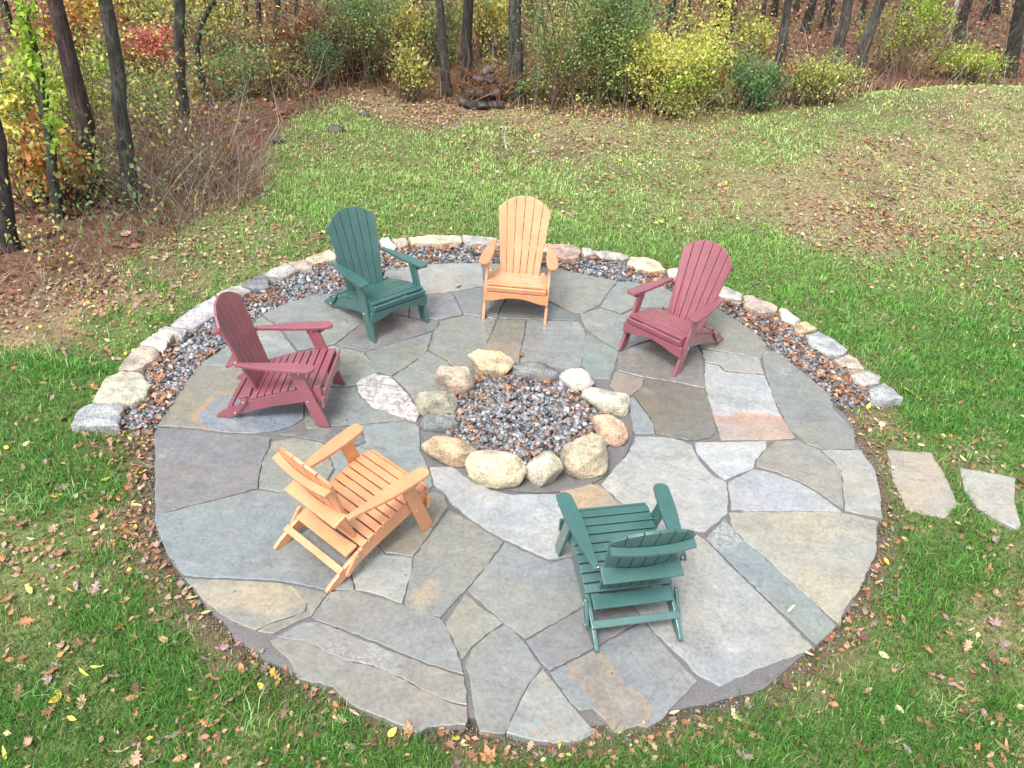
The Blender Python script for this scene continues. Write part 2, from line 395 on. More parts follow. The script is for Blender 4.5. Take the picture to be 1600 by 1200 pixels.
# ---------------------------------------------------------------- slabs
def poly_world(pts, z): return [at(a, b_, z)[:2] for a, b_ in pts]
def roughen(P, step, amp, seed):
    r = np.random.default_rng(seed); out = []
    for i in range(len(P)):
        a, b_ = np.array(P[i]), np.array(P[(i+1) % len(P)]); L = np.linalg.norm(b_-a); n = max(1, int(L/step)); nn = np.array([-(b_-a)[1], (b_-a)[0]])/max(L, 1e-6)
        out.append(a)
        for k in range(1, n): out.append(a+(b_-a)*k/n+nn*r.normal(0, amp))
    return np.array(out)
def inset(P, d):
    """move a simple polygon inwards (P counter-clockwise)"""
    n = len(P); out = np.zeros_like(P)
    for i in range(n):
        a, b_, c = P[i-1], P[i], P[(i+1) % n]
        e1 = b_-a; e2 = c-b_; e1 = e1/max(np.linalg.norm(e1), 1e-9); e2 = e2/max(np.linalg.norm(e2), 1e-9)
        n1 = np.array([-e1[1], e1[0]]); n2 = np.array([-e2[1], e2[0]]); q = n1+n2; L = np.linalg.norm(q)
        q = q/L if L > .3 else n1
        out[i] = b_+q*d
    return out
def slab(name, pts, ztop, zbot, gap=.004, bev=.008, jit=.003, step=.06, seed=0, mat=None, parent=None, dome=0., color=(.3, .3, .3), drop=.004, world=False):
    P = np.array(pts if world else poly_world(pts, ztop))
    A = .5*np.sum(P[:, 0]*np.roll(P[:, 1], -1)-np.roll(P[:, 0], -1)*P[:, 1])
    if A < 0: P = P[::-1]
    P = inset(roughen(P, step, jit, seed), gap); c = P.mean(0); r = np.random.default_rng(seed+99)
    rings = [(P, zbot), (P, ztop-drop), (inset(P, bev*.5), ztop-drop*.3), (inset(P, bev*1.3), ztop)]
    if dome: 
        q = inset(P, bev*1.3); q2 = c+(q-c)*.62; rings.append((q2, ztop+dome))
    V = []; F = []; n = len(P)
    for k, (q, z) in enumerate(rings):
        zz = np.full(n, z)
        if k and dome: zz = zz+r.normal(0, abs(dome)*.35, n)
        V += [(q[i, 0]-c[0], q[i, 1]-c[1], zz[i]) for i in range(n)]
    for k in range(len(rings)-1):
        for i in range(n):
            j = (i+1) % n; F.append((k*n+i, k*n+j, (k+1)*n+j, (k+1)*n+i))
    F.append(tuple(range((len(rings)-1)*n, len(rings)*n)))
    me = bpy.data.meshes.new(name); me.from_pydata(V, [], F); me.update()
    o = link(name, me, mat, parent, (c[0], c[1], 0)); o.color = (*color, 1)
    return o

patio = slab('patio_bed', [(PC[0]+2.60*math.cos(a)*(1+.012*math.sin(5*a)+.006*math.sin(17*a)), PC[1]+2.60*math.sin(a)*(1+.012*math.sin(5*a)+.006*math.sin(17*a))) for a in np.linspace(0, 2*PI, 72, endpoint=False)],
             -.014, -.2, 0, .03, .012, .1, 3, M['dust'], world=True, drop=.012)
tag(patio, kind='structure')
pl = patio.location.copy()

G = {'g': (.235, .245, .225), 'b': (.225, .25, .275), 'p': (.205, .19, .205), 't': (.35, .32, .26), 'l': (.31, .32, .335), 'd': (.155, .16, .165),
     'v': (.20, .26, .225), 'k': (.30, .235, .205), 'o': (.18, .16, .13), 'w': (.40, .41, .42), 'y': (.27, .26, .21), 'bg': (.235, .26, .255)}
FL = [
('g',[(411,492),(450,472),(490,461),(520,459),(545,446),(575,434),(594,468),(600,485),(567,503),(522,537),(500,541),(466,547),(445,520),(432,505)]),
('bg',[(408,494),(430,508),(443,523),(462,549),(440,556),(425,575),(365,572),(312,569),(330,556),(360,535),(385,512)]),
('S3',[(310,571),(365,574),(425,577),(450,590),(470,610),(474,632),(474,652),(455,664),(430,672),(400,676),(350,674),(310,668),(247,664),(258,646),(270,630),(292,596)]),
('y',[(470,550),(522,540),(545,545),(568,550),(580,566),(590,582),(575,588),(556,600),(540,603),(500,600),(478,606),(470,607),(452,589),(428,576),(443,558)]),
('g',[(480,604),(540,606),(556,604),(562,620),(585,636),(620,648),(632,656),(560,662),(520,664),(480,669),(476,655),(477,630)]),
('S7',[(557,600),(570,590),(585,585),(610,589),(635,615),(648,634),(655,648),(650,657),(625,651),(580,635),(560,612)]),
('v',[(572,550),(622,535),(675,519),(667,547),(660,555),(612,586),(590,580),(580,565)]),
('p',[(524,538),(568,504),(600,488),(636,496),(660,500),(686,500),(680,514),(620,534),(571,548)]),
('g',[(602,484),(597,470),(600,462),(640,469),(637,494),(610,489)]),
('b',[(643,469),(664,461),(705,457),(722,490),(690,498),(660,498),(640,494)]),
('g',[(708,456),(757,448),(785,447),(793,460),(782,478),(776,497),(725,490)]),
('l',[(602,424),(620,418),(660,413),(700,411),(752,410),(757,446),(708,454),(664,459),(642,466),(604,460),(595,445)]),
('g',[(759,411),(800,412),(875,420),(925,431),(964,438),(950,456),(936,476),(910,489),(897,488),(860,470),(820,462),(797,458),(788,446),(761,446)]),
('d',[(797,462),(820,465),(860,473),(897,491),(902,499),(855,498),(779,496),(785,478)]),
('g',[(688,502),(725,493),(775,499),(769,515),(760,535),(755,560),(735,590),(720,590),(700,563),(670,546),(678,520)]),
('o2',[(778,499),(822,500),(818,520),(812,547),(810,590),(758,585),(759,540),(772,514)]),
('g',[(825,500),(903,502),(911,512),(915,522),(912,545),(907,572),(880,592),(813,592),(815,548),(821,522)]),
('bg',[(668,549),(700,566),(716,590),(700,610),(680,610),(662,611),(649,625),(635,607),(614,588),(640,570)]),
('bg',[(967,440),(1000,443),(1035,450),(1060,460),(1050,480),(1010,480),(988,481),(971,489),(955,483),(938,478),(951,458)]),
('bg',[(906,491),(938,481),(955,486),(971,492),(990,483),(1050,482),(1075,500),(1080,525),(1030,527),(1000,534),(967,547),(940,531),(915,511)]),
('v',[(916,519),(940,534),(965,549),(960,575),(952,592),(927,590),(909,570),(913,542)]),
('y2',[(967,551),(990,541),(1030,530),(1070,534),(1088,540),(1095,552),(1098,575),(1101,606),(1050,595),(1005,588),(965,578)]),
('k',[(962,580),(1007,591),(1000,607),(985,617),(975,622),(953,602)]),
('o',[(1010,591),(1050,597),(1101,609),(1112,640),(1118,675),(1110,683),(1075,687),(1025,676),(1022,662),(1012,645),(992,618),(1002,605)]),
('bg',[(990,621),(1010,646),(1021,663),(1023,676),(992,677),(986,660),(984,637),(979,623)]),
('g',[(1062,462),(1090,468),(1122,482),(1150,500),(1182,520),(1198,538),(1195,548),(1186,560),(1150,551),(1096,542),(1085,528),(1078,500)]),
('k2',[(1097,546),(1145,553),(1187,562),(1194,584),(1132,578),(1125,569),(1102,564)]),
('S26',[(1102,567),(1122,571),(1132,581),(1195,587),(1207,620),(1217,645),(1242,684),(1200,687),(1127,686),(1115,650),(1103,607),(1101,585)]),
('g',[(1197,547),(1215,550),(1262,587),(1300,620),(1301,637),(1325,662),(1334,672),(1336,700),(1285,700),(1262,692),(1232,667),(1205,610),(1195,575),(1192,555)]),
('w',[(1087,691),(1197,689),(1197,700),(1180,717),(1177,730),(1132,749),(1112,731),(1090,707)]),
('g',[(1202,699),(1212,689),(1245,688),(1281,703),(1300,722),(1313,735),(1315,765),(1318,795),(1280,769),(1250,752),(1215,737),(1182,728),(1184,716)]),
('l',[(1284,703),(1345,704),(1367,735),(1374,765),(1379,809),(1350,803),(1321,797),(1318,765),(1316,735),(1303,720)]),
('l2',[(1139,753),(1177,733),(1213,741),(1250,755),(1279,772),(1315,799),(1250,797),(1168,798),(1155,795),(1143,797),(1141,775)]),
('t',[(1139,801),(1175,800),(1250,799),(1315,801),(1371,814),(1369,860),(1357,890),(1340,925),(1320,950),(1311,974),(1275,942),(1212,885),(1162,842),(1145,822)]),
('b2',[(1132,811),(1160,843),(1212,887),(1274,944),(1306,977),(1275,1007),(1240,972),(1192,928),(1150,887),(1104,841)]),
('l',[(1100,842),(1147,890),(1191,932),(1234,975),(1269,1010),(1240,1024),(1200,1038),(1160,1055),(1125,1071),(1105,1060),(1090,1052),(1062,1022),(1018,980),(1003,960),(985,940),(955,915),(932,882),(960,850),(1040,845),(1086,833)]),
('w2',[(995,682),(1050,684),(1081,695),(1092,719),(1112,742),(1134,753),(1137,770),(1136,802),(1102,830),(1086,829),(1020,828),(975,788),(940,757),(965,726),(985,705)]),
('S37',[(876,760),(895,750),(935,757),(972,789),(1015,829),(960,840),(920,800),(900,792),(873,790)]),
('b3',[(672,730),(708,730),(722,742),(767,766),(792,772),(868,773),(872,792),(900,796),(920,804),(955,842),(930,878),(895,868),(858,873),(835,863),(795,844),(785,841),(735,810),(703,783),(697,771),(678,756)]),
('S40',[(702,797),(740,818),(785,847),(765,875),(730,917),(688,963),(655,955),(633,943),(643,898),(648,868),(672,837)]),
('bg2',[(789,848),(835,869),(860,879),(895,872),(925,882),(947,914),(920,942),(866,973),(821,997),(782,968),(731,922),(765,880)]),
('p2',[(823,1001),(866,976),(922,944),(950,918),(982,942),(1002,966),(937,1006),(860,1046),(845,1034)]),
('S43',[(861,1050),(937,1010),(1006,971),(1020,987),(1050,1022),(1089,1062),(1072,1082),(1045,1107),(1035,1122),(1010,1135),(997,1132),(960,1144),(945,1122),(926,1105),(907,1109),(892,1097)]),
('g',[(788,976),(800,983),(818,1003),(845,1040),(825,1068),(802,1113),(788,1145),(750,1142),(742,1117),(735,1060),(728,1035),(738,1013),(763,992)]),
('g2',[(848,1044),(892,1101),(930,1144),(905,1155),(865,1160),(825,1152),(792,1144),(804,1115),(828,1069)]),
('y',[(727,929),(785,973),(760,989),(735,1011),(722,1030),(712,1008),(697,972)]),
('y3',[(497,972),(550,993),(660,1037),(725,1058),(728,1090),(729,1101),(705,1096),(668,1081),(635,1062),(604,1047),(575,1037),(545,1032),(515,1021),(492,1006),(472,1000),(432,995),(475,973)]),
('y4',[(729,1105),(730,1125),(727,1132),(670,1135),(652,1144),(590,1117),(562,1107),(532,1085),(520,1072),(467,1060),(455,1035),(422,1001),(431,997),(471,1002),(491,1008),(514,1023),(544,1034),(574,1039),(603,1049),(634,1064),(667,1083),(704,1099)]),
('g',[(517,925),(550,920),(565,926),(630,945),(687,966),(700,985),(719,1032),(724,1053),(660,1032),(600,1007),(550,988),(495,968),(489,963)]),
('S49',[(288,903),(345,906),(395,908),(437,911),(458,916),(470,930),(479,942),(476,953),(455,962),(425,971),(400,983),(360,968),(320,938)]),
('y5',[(460,915),(470,917),(511,927),(487,960),(462,970),(428,988),(403,985),(427,973),(457,964),(479,954),(481,941),(471,928)]),
('bg',[(477,771),(505,772),(530,778),(544,800),(556,850),(545,890),(552,920),(512,922),(475,913),(437,907),(395,904),(345,902),(288,898),(262,865),(246,825),(243,806),(295,792),(355,777),(402,766),(435,770)]),
('y',[(534,776),(580,772),(660,772),(680,768),(694,776),(699,790),(670,834),(645,868),(602,862),(578,832),(558,848),(547,800)]),
('l',[(560,852),(577,836),(600,866),(644,871),(641,900),(628,941),(590,927),(556,920),(549,890)]),
('v2',[(425,690),(460,683),(505,692),(521,731),(502,765),(477,768),(435,767),(405,761),(408,735),(414,712)]),
('d2',[(430,678),(476,671),(520,667),(560,665),(570,690),(540,700),(505,689),(462,680)]),
('b4',[(563,664),(634,658),(654,666),(656,705),(668,730),(676,758),(660,768),(620,769),(560,772),(506,768),(525,732),(509,695),(542,703),(573,692)]),
('p3',[(247,668),(310,672),(350,678),(400,680),(423,684),(419,700),(411,714),(405,735),(402,762),(355,774),(295,789),(243,803),(242,760),(243,700),(240,690),(241,680)]),
]
col2 = {'o2': (.25, .225, .18), 'y2': (.21, .215, .18), 'k2': (.35, .32, .31), 'l2': (.32, .33, .37), 'b2': (.225, .24, .27), 'w2': (.37, .375, .37), 'b3': (.33, .35, .375),
        'bg2': (.25, .27, .26), 'p2': (.22, .21, .22), 'g2': (.27, .27, .25), 'y3': (.275, .27, .235), 'y4': (.27, .26, .215), 'y5': (.25, .24, .21), 'v2': (.245, .27, .23), 'd2': (.17, .175, .17), 'b4': (.24, .265, .28), 'p3': (.205, .185, .20),
        'S3': (.245, .23, .19), 'S7': (.37, .31, .32), 'S26': (.33, .35, .40), 'S37': (.30, .26, .20), 'S40': (.24, .24, .215), 'S43': (.235, .235, .25), 'S49': (.255, .255, .235)}
def c2(px, py): return tuple(at(px, py, 0)[:2])
SM = {
 'S3': stone_mat('flagstone_blue_oval', (c2(395, 645), (.46, .34), .1, [(0, (.17, .20, .235), .95), (.82, (.17, .20, .235), .95), (.90, (.36, .19, .09), .6), (1.0, (.3, .2, .1), 0)])),
 'S26': stone_mat('flagstone_blue_rust', (c2(1165, 690), (1.2, .42), .05, [(0, (.29, .245, .22), 1), (.55, (.27, .22, .20), 1), (.78, (.34, .21, .16), .85), (.9, (.36, .34, .33), .5), (1., (.3, .33, .36), 0)])),
 'S7': stone_mat('flagstone_white_lichen', None, .4, lichen=(.50, .46, .455)),
 'S37': stone_mat('flagstone_ochre', (c2(900, 775), (.35, .3), .4, [(0, (.32, .26, .17), .6), (.6, (.31, .25, .17), .4), (1, (.3, .2, .15), 0)])),
 'S40': stone_mat('flagstone_ochre_patch', (c2(664, 932), (.10, .22), -.1, [(0, (.33, .25, .16), .7), (.6, (.32, .25, .16), .45), (1, (.3, .2, .15), 0)])),
 'S43': stone_mat('flagstone_rust_streak', (c2(955, 1085), (.13, .42), .55, [(0, (.25, .21, .155), .7), (.6, (.22, .19, .15), .6), (.93, (.30, .20, .11), .5), (1, (.3, .2, .15), 0)])),
 'S49': stone_mat('flagstone_tan_patch', (c2(400, 930), (.48, .16), .0, [(0, (.34, .29, .20), .8), (.7, (.33, .28, .19), .6), (1, (.3, .2, .15), 0)])),
}
for i, (k, pts) in enumerate(FL):
    col = np.array(col2.get(k) or G[k]); r = np.random.default_rng(i); col = (col.mean()+(col-col.mean())*.50)*.80*np.array([.975, 1.005, .985]); col = tuple(np.array(col)*(1+r.normal(0, .035))*(1+r.normal(0, .018, 3)))
    dz = r.uniform(-.003, .003)+(.010 if k == 'S7' else 0)
    o = slab('flagstone', pts, 0, -.05, -.0035, .0045, .0034, .035, i*13+5, SM.get(k, M['stone']), None, color=col)
    loc = o.location.copy(); o.parent = patio; o.location = (loc[0]-pl[0], loc[1]-pl[1], dz)
    o.rotation_euler = (r.normal(0, .0012), r.normal(0, .0012), 0)

# stepping stones
for pts, col, lb in (([(1385,702),(1420,705),(1457,707),(1470,730),(1482,752),(1490,770),(1496,787),(1477,809),(1447,805),(1415,794),(1405,770),(1395,750),(1392,725)], (.27, .25, .215), 'tan stepping stone in the grass next to the patio edge'),
                     ([(1500,730),(1532,735),(1560,740),(1587,747),(1585,782),(1595,820),(1590,827),(1555,810),(1525,792),(1507,765)], (.285, .28, .25), 'grey stepping stone in the grass by the right edge, farther from the patio')):
    o = slab('stepping_stone', pts, -.022, -.12, 0, .012, .004, .06, len(lb), M['stone'], color=col)
    tag(o, lb, 'stepping stone', 'stepping stones leading off the patio')

# ---------------------------------------------------------------- border of edging stones
BS = [([(110,662),(122,640),(142,629),(165,630),(192,632),(188,650),(185,664),(140,663)],'bl'),
([(144,625),(157,602),(165,588),(190,579),(220,582),(236,600),(225,621),(205,628),(170,630)],'li'),
([(184,575),(195,560),(217,540),(240,540),(249,554),(222,572),(207,577)],'pk'),
([(218,536),(235,524),(262,530),(254,548),(240,541)],'wh'),([(237,522),(250,517),(270,521),(264,530)],'wh'),
([(246,515),(258,508),(292,514),(284,527),(268,519)],'gr'),
([(266,507),(280,495),(295,484),(335,460),(354,478),(335,492),(305,510),(285,511)],'lv'),
([(338,458),(362,447),(376,445),(392,453),(372,468),(356,477)],'gr'),
([(376,444),(400,431),(417,430),(421,447),(397,452)],'db'),
([(410,427),(428,417),(447,410),(468,420),(441,433),(419,430)],'gr'),
([(451,409),(475,404),(487,412),(487,420),(468,419)],'pk'),
([(478,402),(497,395),(515,389),(525,397),(524,403),(490,411)],'cr'),
([(520,388),(545,383),(560,380),(560,392),(545,396),(530,398)],'gr'),([(563,380),(592,375),(590,388),(565,391)],'pk'),
([(595,371),(607,370),(621,384),(616,389),(598,389)],'wh'),([(613,371),(635,371),(637,380),(623,386)],'pk'),
([(638,370),(670,366),(720,367),(722,376),(682,379),(642,378)],'cr'),([(723,366),(750,368),(775,371),(783,377),(780,381),(727,380)],'gr'),
([(786,372),(820,375),(820,386),(790,384)],'gr'),([(823,376),(854,379),(858,392),(825,388)],'pk'),
([(858,380),(892,381),(907,387),(905,401),(885,403),(862,396)],'rd'),([(909,386),(922,387),(929,395),(912,400)],'gr'),
([(925,391),(950,391),(983,398),(975,404),(940,402)],'gr'),([(984,400),(1012,401),(1032,410),(1040,420),(1017,423),(980,411)],'cr'),
([(1043,420),(1060,417),(1066,431),(1046,433)],'wh'),([(1068,422),(1090,430),(1086,442),(1067,435)],'gr'),([(1093,432),(1122,444),(1116,457),(1090,445)],'gr'),
([(1124,445),(1140,448),(1160,458),(1159,468),(1120,461)],'gr'),([(1162,461),(1175,460),(1195,469),(1215,477),(1212,485),(1187,487),(1163,476)],'pk'),
([(1218,481),(1229,481),(1251,498),(1241,507),(1223,497)],'wh'),([(1241,506),(1260,501),(1277,512),(1257,519),(1245,517)],'tn'),
([(1259,522),(1279,516),(1304,530),(1325,545),(1320,551),(1294,554),(1265,537)],'bl'),([(1304,560),(1325,552),(1340,560),(1351,575),(1320,573)],'pk'),
([(1330,585),(1355,577),(1377,587),(1374,597),(1347,601)],'gr'),([(1359,607),(1382,597),(1398,608),(1412,621),(1385,624),(1361,624)],'bl')]
bc = {'bl': (.30, .33, .37), 'li': (.37, .37, .31), 'pk': (.36, .31, .28), 'wh': (.50, .48, .45), 'gr': (.33, .33, .335), 'lv': (.34, .34, .38), 'db': (.17, .185, .22), 'cr': (.50, .44, .34), 'rd': (.36, .26, .24), 'tn': (.38, .31, .21)}
border = empty('stone_edging', (PC[0], PC[1]+2.9, -.05))
tag(border, 'half ring of light rough edging stones along the back of the gravel band', 'stone edging')
border_poly = []
for i, (pts, k) in enumerate(BS):
    r = np.random.default_rng(300+i)
    first = i == 0
    o = slab('edging_stone', pts, .045+r.uniform(-.012, .012), -.16, -.001, .016, .006, .045, 500+i, M['rock_plain'] if k != 'li' else M['rock'], None, dome=.005, color=np.array(bc[k])*1.1, drop=.012)
    l = o.location.copy(); o.parent = border; o.location = (l[0]-border.location[0], l[1]-border.location[1], .05)
    border_poly.append(np.mean([at(a, b_, .04)[:2] for a, b_ in pts], 0))
border_poly = np.array(border_poly)

# ---------------------------------------------------------------- boulders of the fire ring
def ico(sub):
    bm = bmesh.new(); bmesh.ops.create_icosphere(bm, subdivisions=sub, radius=1)
    V = np.array([v.co[:] for v in bm.verts]); F = np.array([[v.index for v in f.verts] for f in bm.faces]); bm.free(); return V, F
ICO4 = ico(4); ICO3 = ico(3); ICO1 = ico(1); ICO2 = ico(2)
def rock_verts(V, seed, nplanes=9, soft=.12, rough=.05, flat=None):
    r = np.random.default_rng(seed); Nn = r.normal(size=(nplanes, 3)); Nn /= np.linalg.norm(Nn, axis=1, keepdims=True)
    Nn = np.concatenate([Nn, [[0, 0, 1], [0, 0, -1]]]); D = np.concatenate([r.uniform(.62, .92, nplanes), [.72, .6]])
    t = V @ Nn.T; k = 60.
    inv = np.maximum(t/D, 0.01); rad = (np.sum(inv**k, 1)+1)**(-1/k)
    W = V*rad[:, None]
    nz = np.array([mnoise.fractal(Vector(v*2.2+seed*3.1), 1., 2.1, 5) for v in W]); 
    nz2 = np.array([mnoise.fractal(Vector(v*7+seed*1.7), .8, 2.1, 4) for v in W])
    W = W*(1+rough*1.3*nz+rough*.8*nz2)[:, None]
    W -= (W.max(0)+W.min(0))/2; W /= (W.max(0)-W.min(0))/2
    return W
def rock(name, px, py, wpx, hpx, seed, col, mat, label=None, rz=0., hh=None, sub=ICO4, npl=9, group=None, rough=.05, tilt=(0, 0)):
    """a boulder filling the window px,py +- wpx/2, hpx/2 of the photograph, resting on the ground"""
    g = at(px, py+hpx*.5, 0); depth = float(np.dot(g-CAM, fw)); s = FOC/depth
    W = wpx/s*1.10; tot = hpx/s*1.10; al = math.atan2(CAMH, g[1])
    H = hh*1.12 if hh else tot*.55
    Dp = max((tot-H*math.cos(al)*.82)/math.sin(al), W*.4)
    V = rock_verts(sub[0], seed, npl, rough=rough)
    V = V*np.array([W/2, Dp/2, H/2])
    me = mesh_np(name, V, sub[1], mat, smooth=True)
    ctr = at(px, py, H*.42)
    o = link(name, me, None, None, (ctr[0], ctr[1], H*.5-.018)); o.color = (*col, 1); o.rotation_euler = (tilt[0], tilt[1], rz)
    if label: tag(o, label, 'rock', group or 'boulders ringing the fire pit')
    return o
rock('boulder', 768.5, 568, 70, 47, 11, (.56, .46, .31), M['rock_plain'], 'yellow tan boulder with a flat top at the back of the fire ring', hh=.17)
rock('boulder', 711, 592, 58, 54, 12, (.47, .39, .32), M['rock'], 'brown grey boulder at the back left of the fire ring', hh=.20)
rock('boulder', 681, 631, 62, 46, 13, (.37, .36, .30), M['rock_lichen'], 'mossy grey boulder at the left of the fire ring', hh=.17)
rock('boulder', 686, 660, 56, 34, 14, (.20, .23, .245), M['rock_plain'], 'small dark blue-grey boulder below the mossy grey one', hh=.12)
rock('boulder', 705, 700, 92, 52, 15, (.52, .39, .26), M['rock'], 'long orange tan boulder at the front left of the fire ring', rz=-.45, hh=.16)
rock('boulder', 775, 733, 90, 60, 26, (.56, .51, .38), M['rock_plain'], 'angular pale yellow boulder at the front of the fire ring', hh=.20, npl=7, rz=-.1)
rock('boulder', 849.5, 733, 58, 59, 17, (.52, .49, .42), M['rock_lichen'], 'round speckled granite boulder at the front of the fire ring', hh=.21, npl=16)
rock('boulder', 915, 712, 74, 68, 18, (.50, .43, .33), M['rock_lichen'], 'big rough tan-grey boulder at the front right of the fire ring', hh=.23, rz=.3)
rock('boulder', 953, 672, 58, 48, 29, (.56, .38, .29), M['rock_plain'], 'pinkish wedge boulder at the right of the fire ring', rz=-.7, hh=.15, npl=6)
rock('boulder', 945, 626, 70, 48, 20, (.62, .61, .53), M['rock_lichen'], 'white boulder with green lichen at the right of the fire ring', rz=-.35, hh=.17)
rock('boulder', 901, 594, 54, 42, 21, (.56, .54, .52), M['rock'], 'small pale grey boulder at the back right of the fire ring', rz=-.4, hh=.14)
rock('boulder', 838, 580, 78, 36, 22, (.17, .18, .20), M['rock_plain'], 'low dark slate-grey boulder at the back of the fire ring', hh=.11)

# ---------------------------------------------------------------- gravel
PIT = np.array(at(825, 655, 0)[:2])
def pebbles(pos, size, seed, rust=.12):
    r = np.random.default_rng(seed); n = len(pos); parts = []
    pal = np.array([(.20, .22, .245), (.13, .14, .16), (.30, .31, .33), (.075, .08, .09), (.50, .48, .46), (.24, .19, .185), (.26, .185, .15), (.16, .19, .20)])
    w_ = np.array([.19, .19, .14, .15, .06, .11, .11, .05]); w_ = w_/w_.sum()
    for v in range(6):
        sel = np.where(np.arange(n) % 6 == v)[0]
        V0 = ICO1[0]*(1+r.normal(0, .16, (len(ICO1[0]), 1)))
        S = size[sel, None]*np.stack([r.uniform(.8, 1.3, len(sel)), r.uniform(.6, 1., len(sel)), r.uniform(.45, .8, len(sel))], -1)
        cc = pal[r.choice(len(pal), len(sel), p=w_)]*.80*r.uniform(.75, 1.25, (len(sel), 1))
        parts.append(scatter(V0, ICO1[1], pos[sel], rots(len(sel), .5, r), S, cc))
    return join(parts)
def in_poly(P, poly):
    x, y = P[:, 0], P[:, 1]; c = np.zeros(len(P), bool)
    for i in range(len(poly)):
        a, b_ = poly[i-1], poly[i]
        k = ((a[1] > y) != (b_[1] > y)) & (x < (b_[0]-a[0])*(y-a[1])/((b_[1]-a[1]) or 1e-9)+a[0]); c ^= k
    return c
# band between flagstones and edging, traced outlines
inner = [(247,664),(270,630),(292,596),(310,570),(360,535),(411,492),(450,472),(490,461),(520,459),(545,446),(570,432),(602,424),(660,412),(752,409),(800,411),(875,419),(925,430),(965,438),(1000,443),(1047,452),(1122,481),(1150,499),(1182,519),(1199,540),(1215,549),(1262,586),(1300,619),(1304,634)]
outer = [(1345,632),(1362,622),(1352,600),(1328,585),(1303,562),(1290,552),(1262,535),(1250,515),(1225,498),(1187,484),(1150,468),(1118,458),(1085,443),(1045,431),(1016,421),(975,404),(930,401),(880,401),(800,384),(727,379),(640,377),(600,388),(525,402),(470,420),(420,445),(375,468),(335,492),(284,526),(250,552),(222,572),(235,600),(225,622),(192,632),(186,664),(215,668)]
band = np.array([at(a, b_, 0)[:2] for a, b_ in inner+outer])
cand = np.stack([rng.uniform(-3.6, 3.8, 60000), rng.uniform(4.5, 8.9, 60000)], -1)
cand = cand[in_poly(cand, band)][:8500]
pz = -.012+rng.uniform(-.014, .016, len(cand))
V, F, c = pebbles(np.c_[cand, pz], rng.uniform(.013, .030, len(cand)), 3)
n_ = 3800; a_ = rng.uniform(PI*.9, 2*PI+.35, n_); r_ = 2.60+np.abs(rng.normal(0, .07, n_)); gx = PC[0]+r_*np.cos(a_); gy = PC[1]+r_*np.sin(a_)
V2, F2, c2g = pebbles(np.c_[gx, gy, terr(gx, gy)+.004], rng.uniform(.002, .007, n_), 9)
tag(link('rim_grit', mesh_np('rim_grit', V2, F2, M['pebble'], c2g)), 'fine stone grit spilled along the patio rim', 'grit', kind='stuff')
tag(link('gravel_band', mesh_np('gravel_band', V, F, M['pebble'], c)), 'grey crushed stone filling the curved band behind the patio', 'gravel', kind='stuff')
bandsheet = slab('gravel_bed', band[::-1] if False else band, -.020, -.1, 0, .004, .0, .2, 77, M['dust'], world=True)
tag(bandsheet, kind='structure')
n = 2800; a = rng.uniform(0, 2*PI, n); rr = np.sqrt(rng.uniform(0, 1, n))
px_ = PIT[0]+.66*rr*np.cos(a); py_ = PIT[1]+.62*rr*np.sin(a)
pzz = .012+.03*(1-rr)+rng.uniform(-.012, .014, n)
V, F, c = pebbles(np.c_[px_, py_, pzz], rng.uniform(.015, .030, n), 4)
tag(link('fire_pit_gravel', mesh_np('fire_pit_gravel', V, F, M['pebble'], c)), 'grey and rusty crushed stone inside the ring of boulders', 'gravel', kind='stuff')
o = slab('fire_pit_bed', [(PIT[0]+.80*math.cos(a)*(1+.02*math.sin(4*a)), PIT[1]-.03+.80*math.sin(a)) for a in np.linspace(0, 2*PI, 60, endpoint=False)], .004, -.04, 0, .02, .008, .08, 9, M['dust'], world=True)
tag(o, kind='structure')

# ---------------------------------------------------------------- Adirondack chairs
def board(out, t, axis='x', bev=.004):
    """outline in the plane across axis, extruded by t about the middle"""
    bm = bmesh.new(); ax = 'xyz'.index(axis); vs = []
    for s in (-.5, .5):
        ring = []
        for u, v in out:
            co = [0, 0, 0]; o2 = [k for k in range(3) if k != ax]; co[o2[0]] = u; co[o2[1]] = v; co[ax] = s*t; ring.append(bm.verts.new(co))
        vs.append(ring)
    n = len(out); bm.faces.new(vs[0][::-1]); bm.faces.new(vs[1])
    for i in range(n): bm.faces.new((vs[0][i], vs[0][(i+1) % n], vs[1][(i+1) % n], vs[1][i]))
    bmesh.ops.recalc_face_normals(bm, faces=bm.faces)
    if bev: bmesh.ops.bevel(bm, geom=list(bm.edges), offset=bev, segments=2, affect='EDGES', profile=.5, clamp_overlap=True)
    return bm
def fin(bm, name, mat, parent, loc=(0, 0, 0), rot=(0, 0, 0)):
    me = bpy.data.meshes.new(name); 
    for f in bm.faces: f.smooth = False
    bm.to_mesh(me); bm.free(); o = link(name, me, mat, parent, loc); o.rotation_euler = rot; return o
def rect(w_, h_): return [(-w_/2, -h_/2), (w_/2, -h_/2), (w_/2, h_/2), (-w_/2, h_/2)]
def curve(pts, n=6):
    """Catmull-Rom through open list"""
    P = [np.array(p, float) for p in pts]; P = [2*P[0]-P[1]]+P+[2*P[-1]-P[-2]]; out = []
    for i in range(1, len(P)-2):
        for k in range(n):
            t = k/n; a, b_, c_, d = P[i-1:i+3]
            out.append(tuple(.5*((2*b_)+(-a+c_)*t+(2*a-5*b_+4*c_-d)*t*t+(-a+3*b_-3*c_+d)*t**3)))
    out.append(tuple(P[-2])); return out
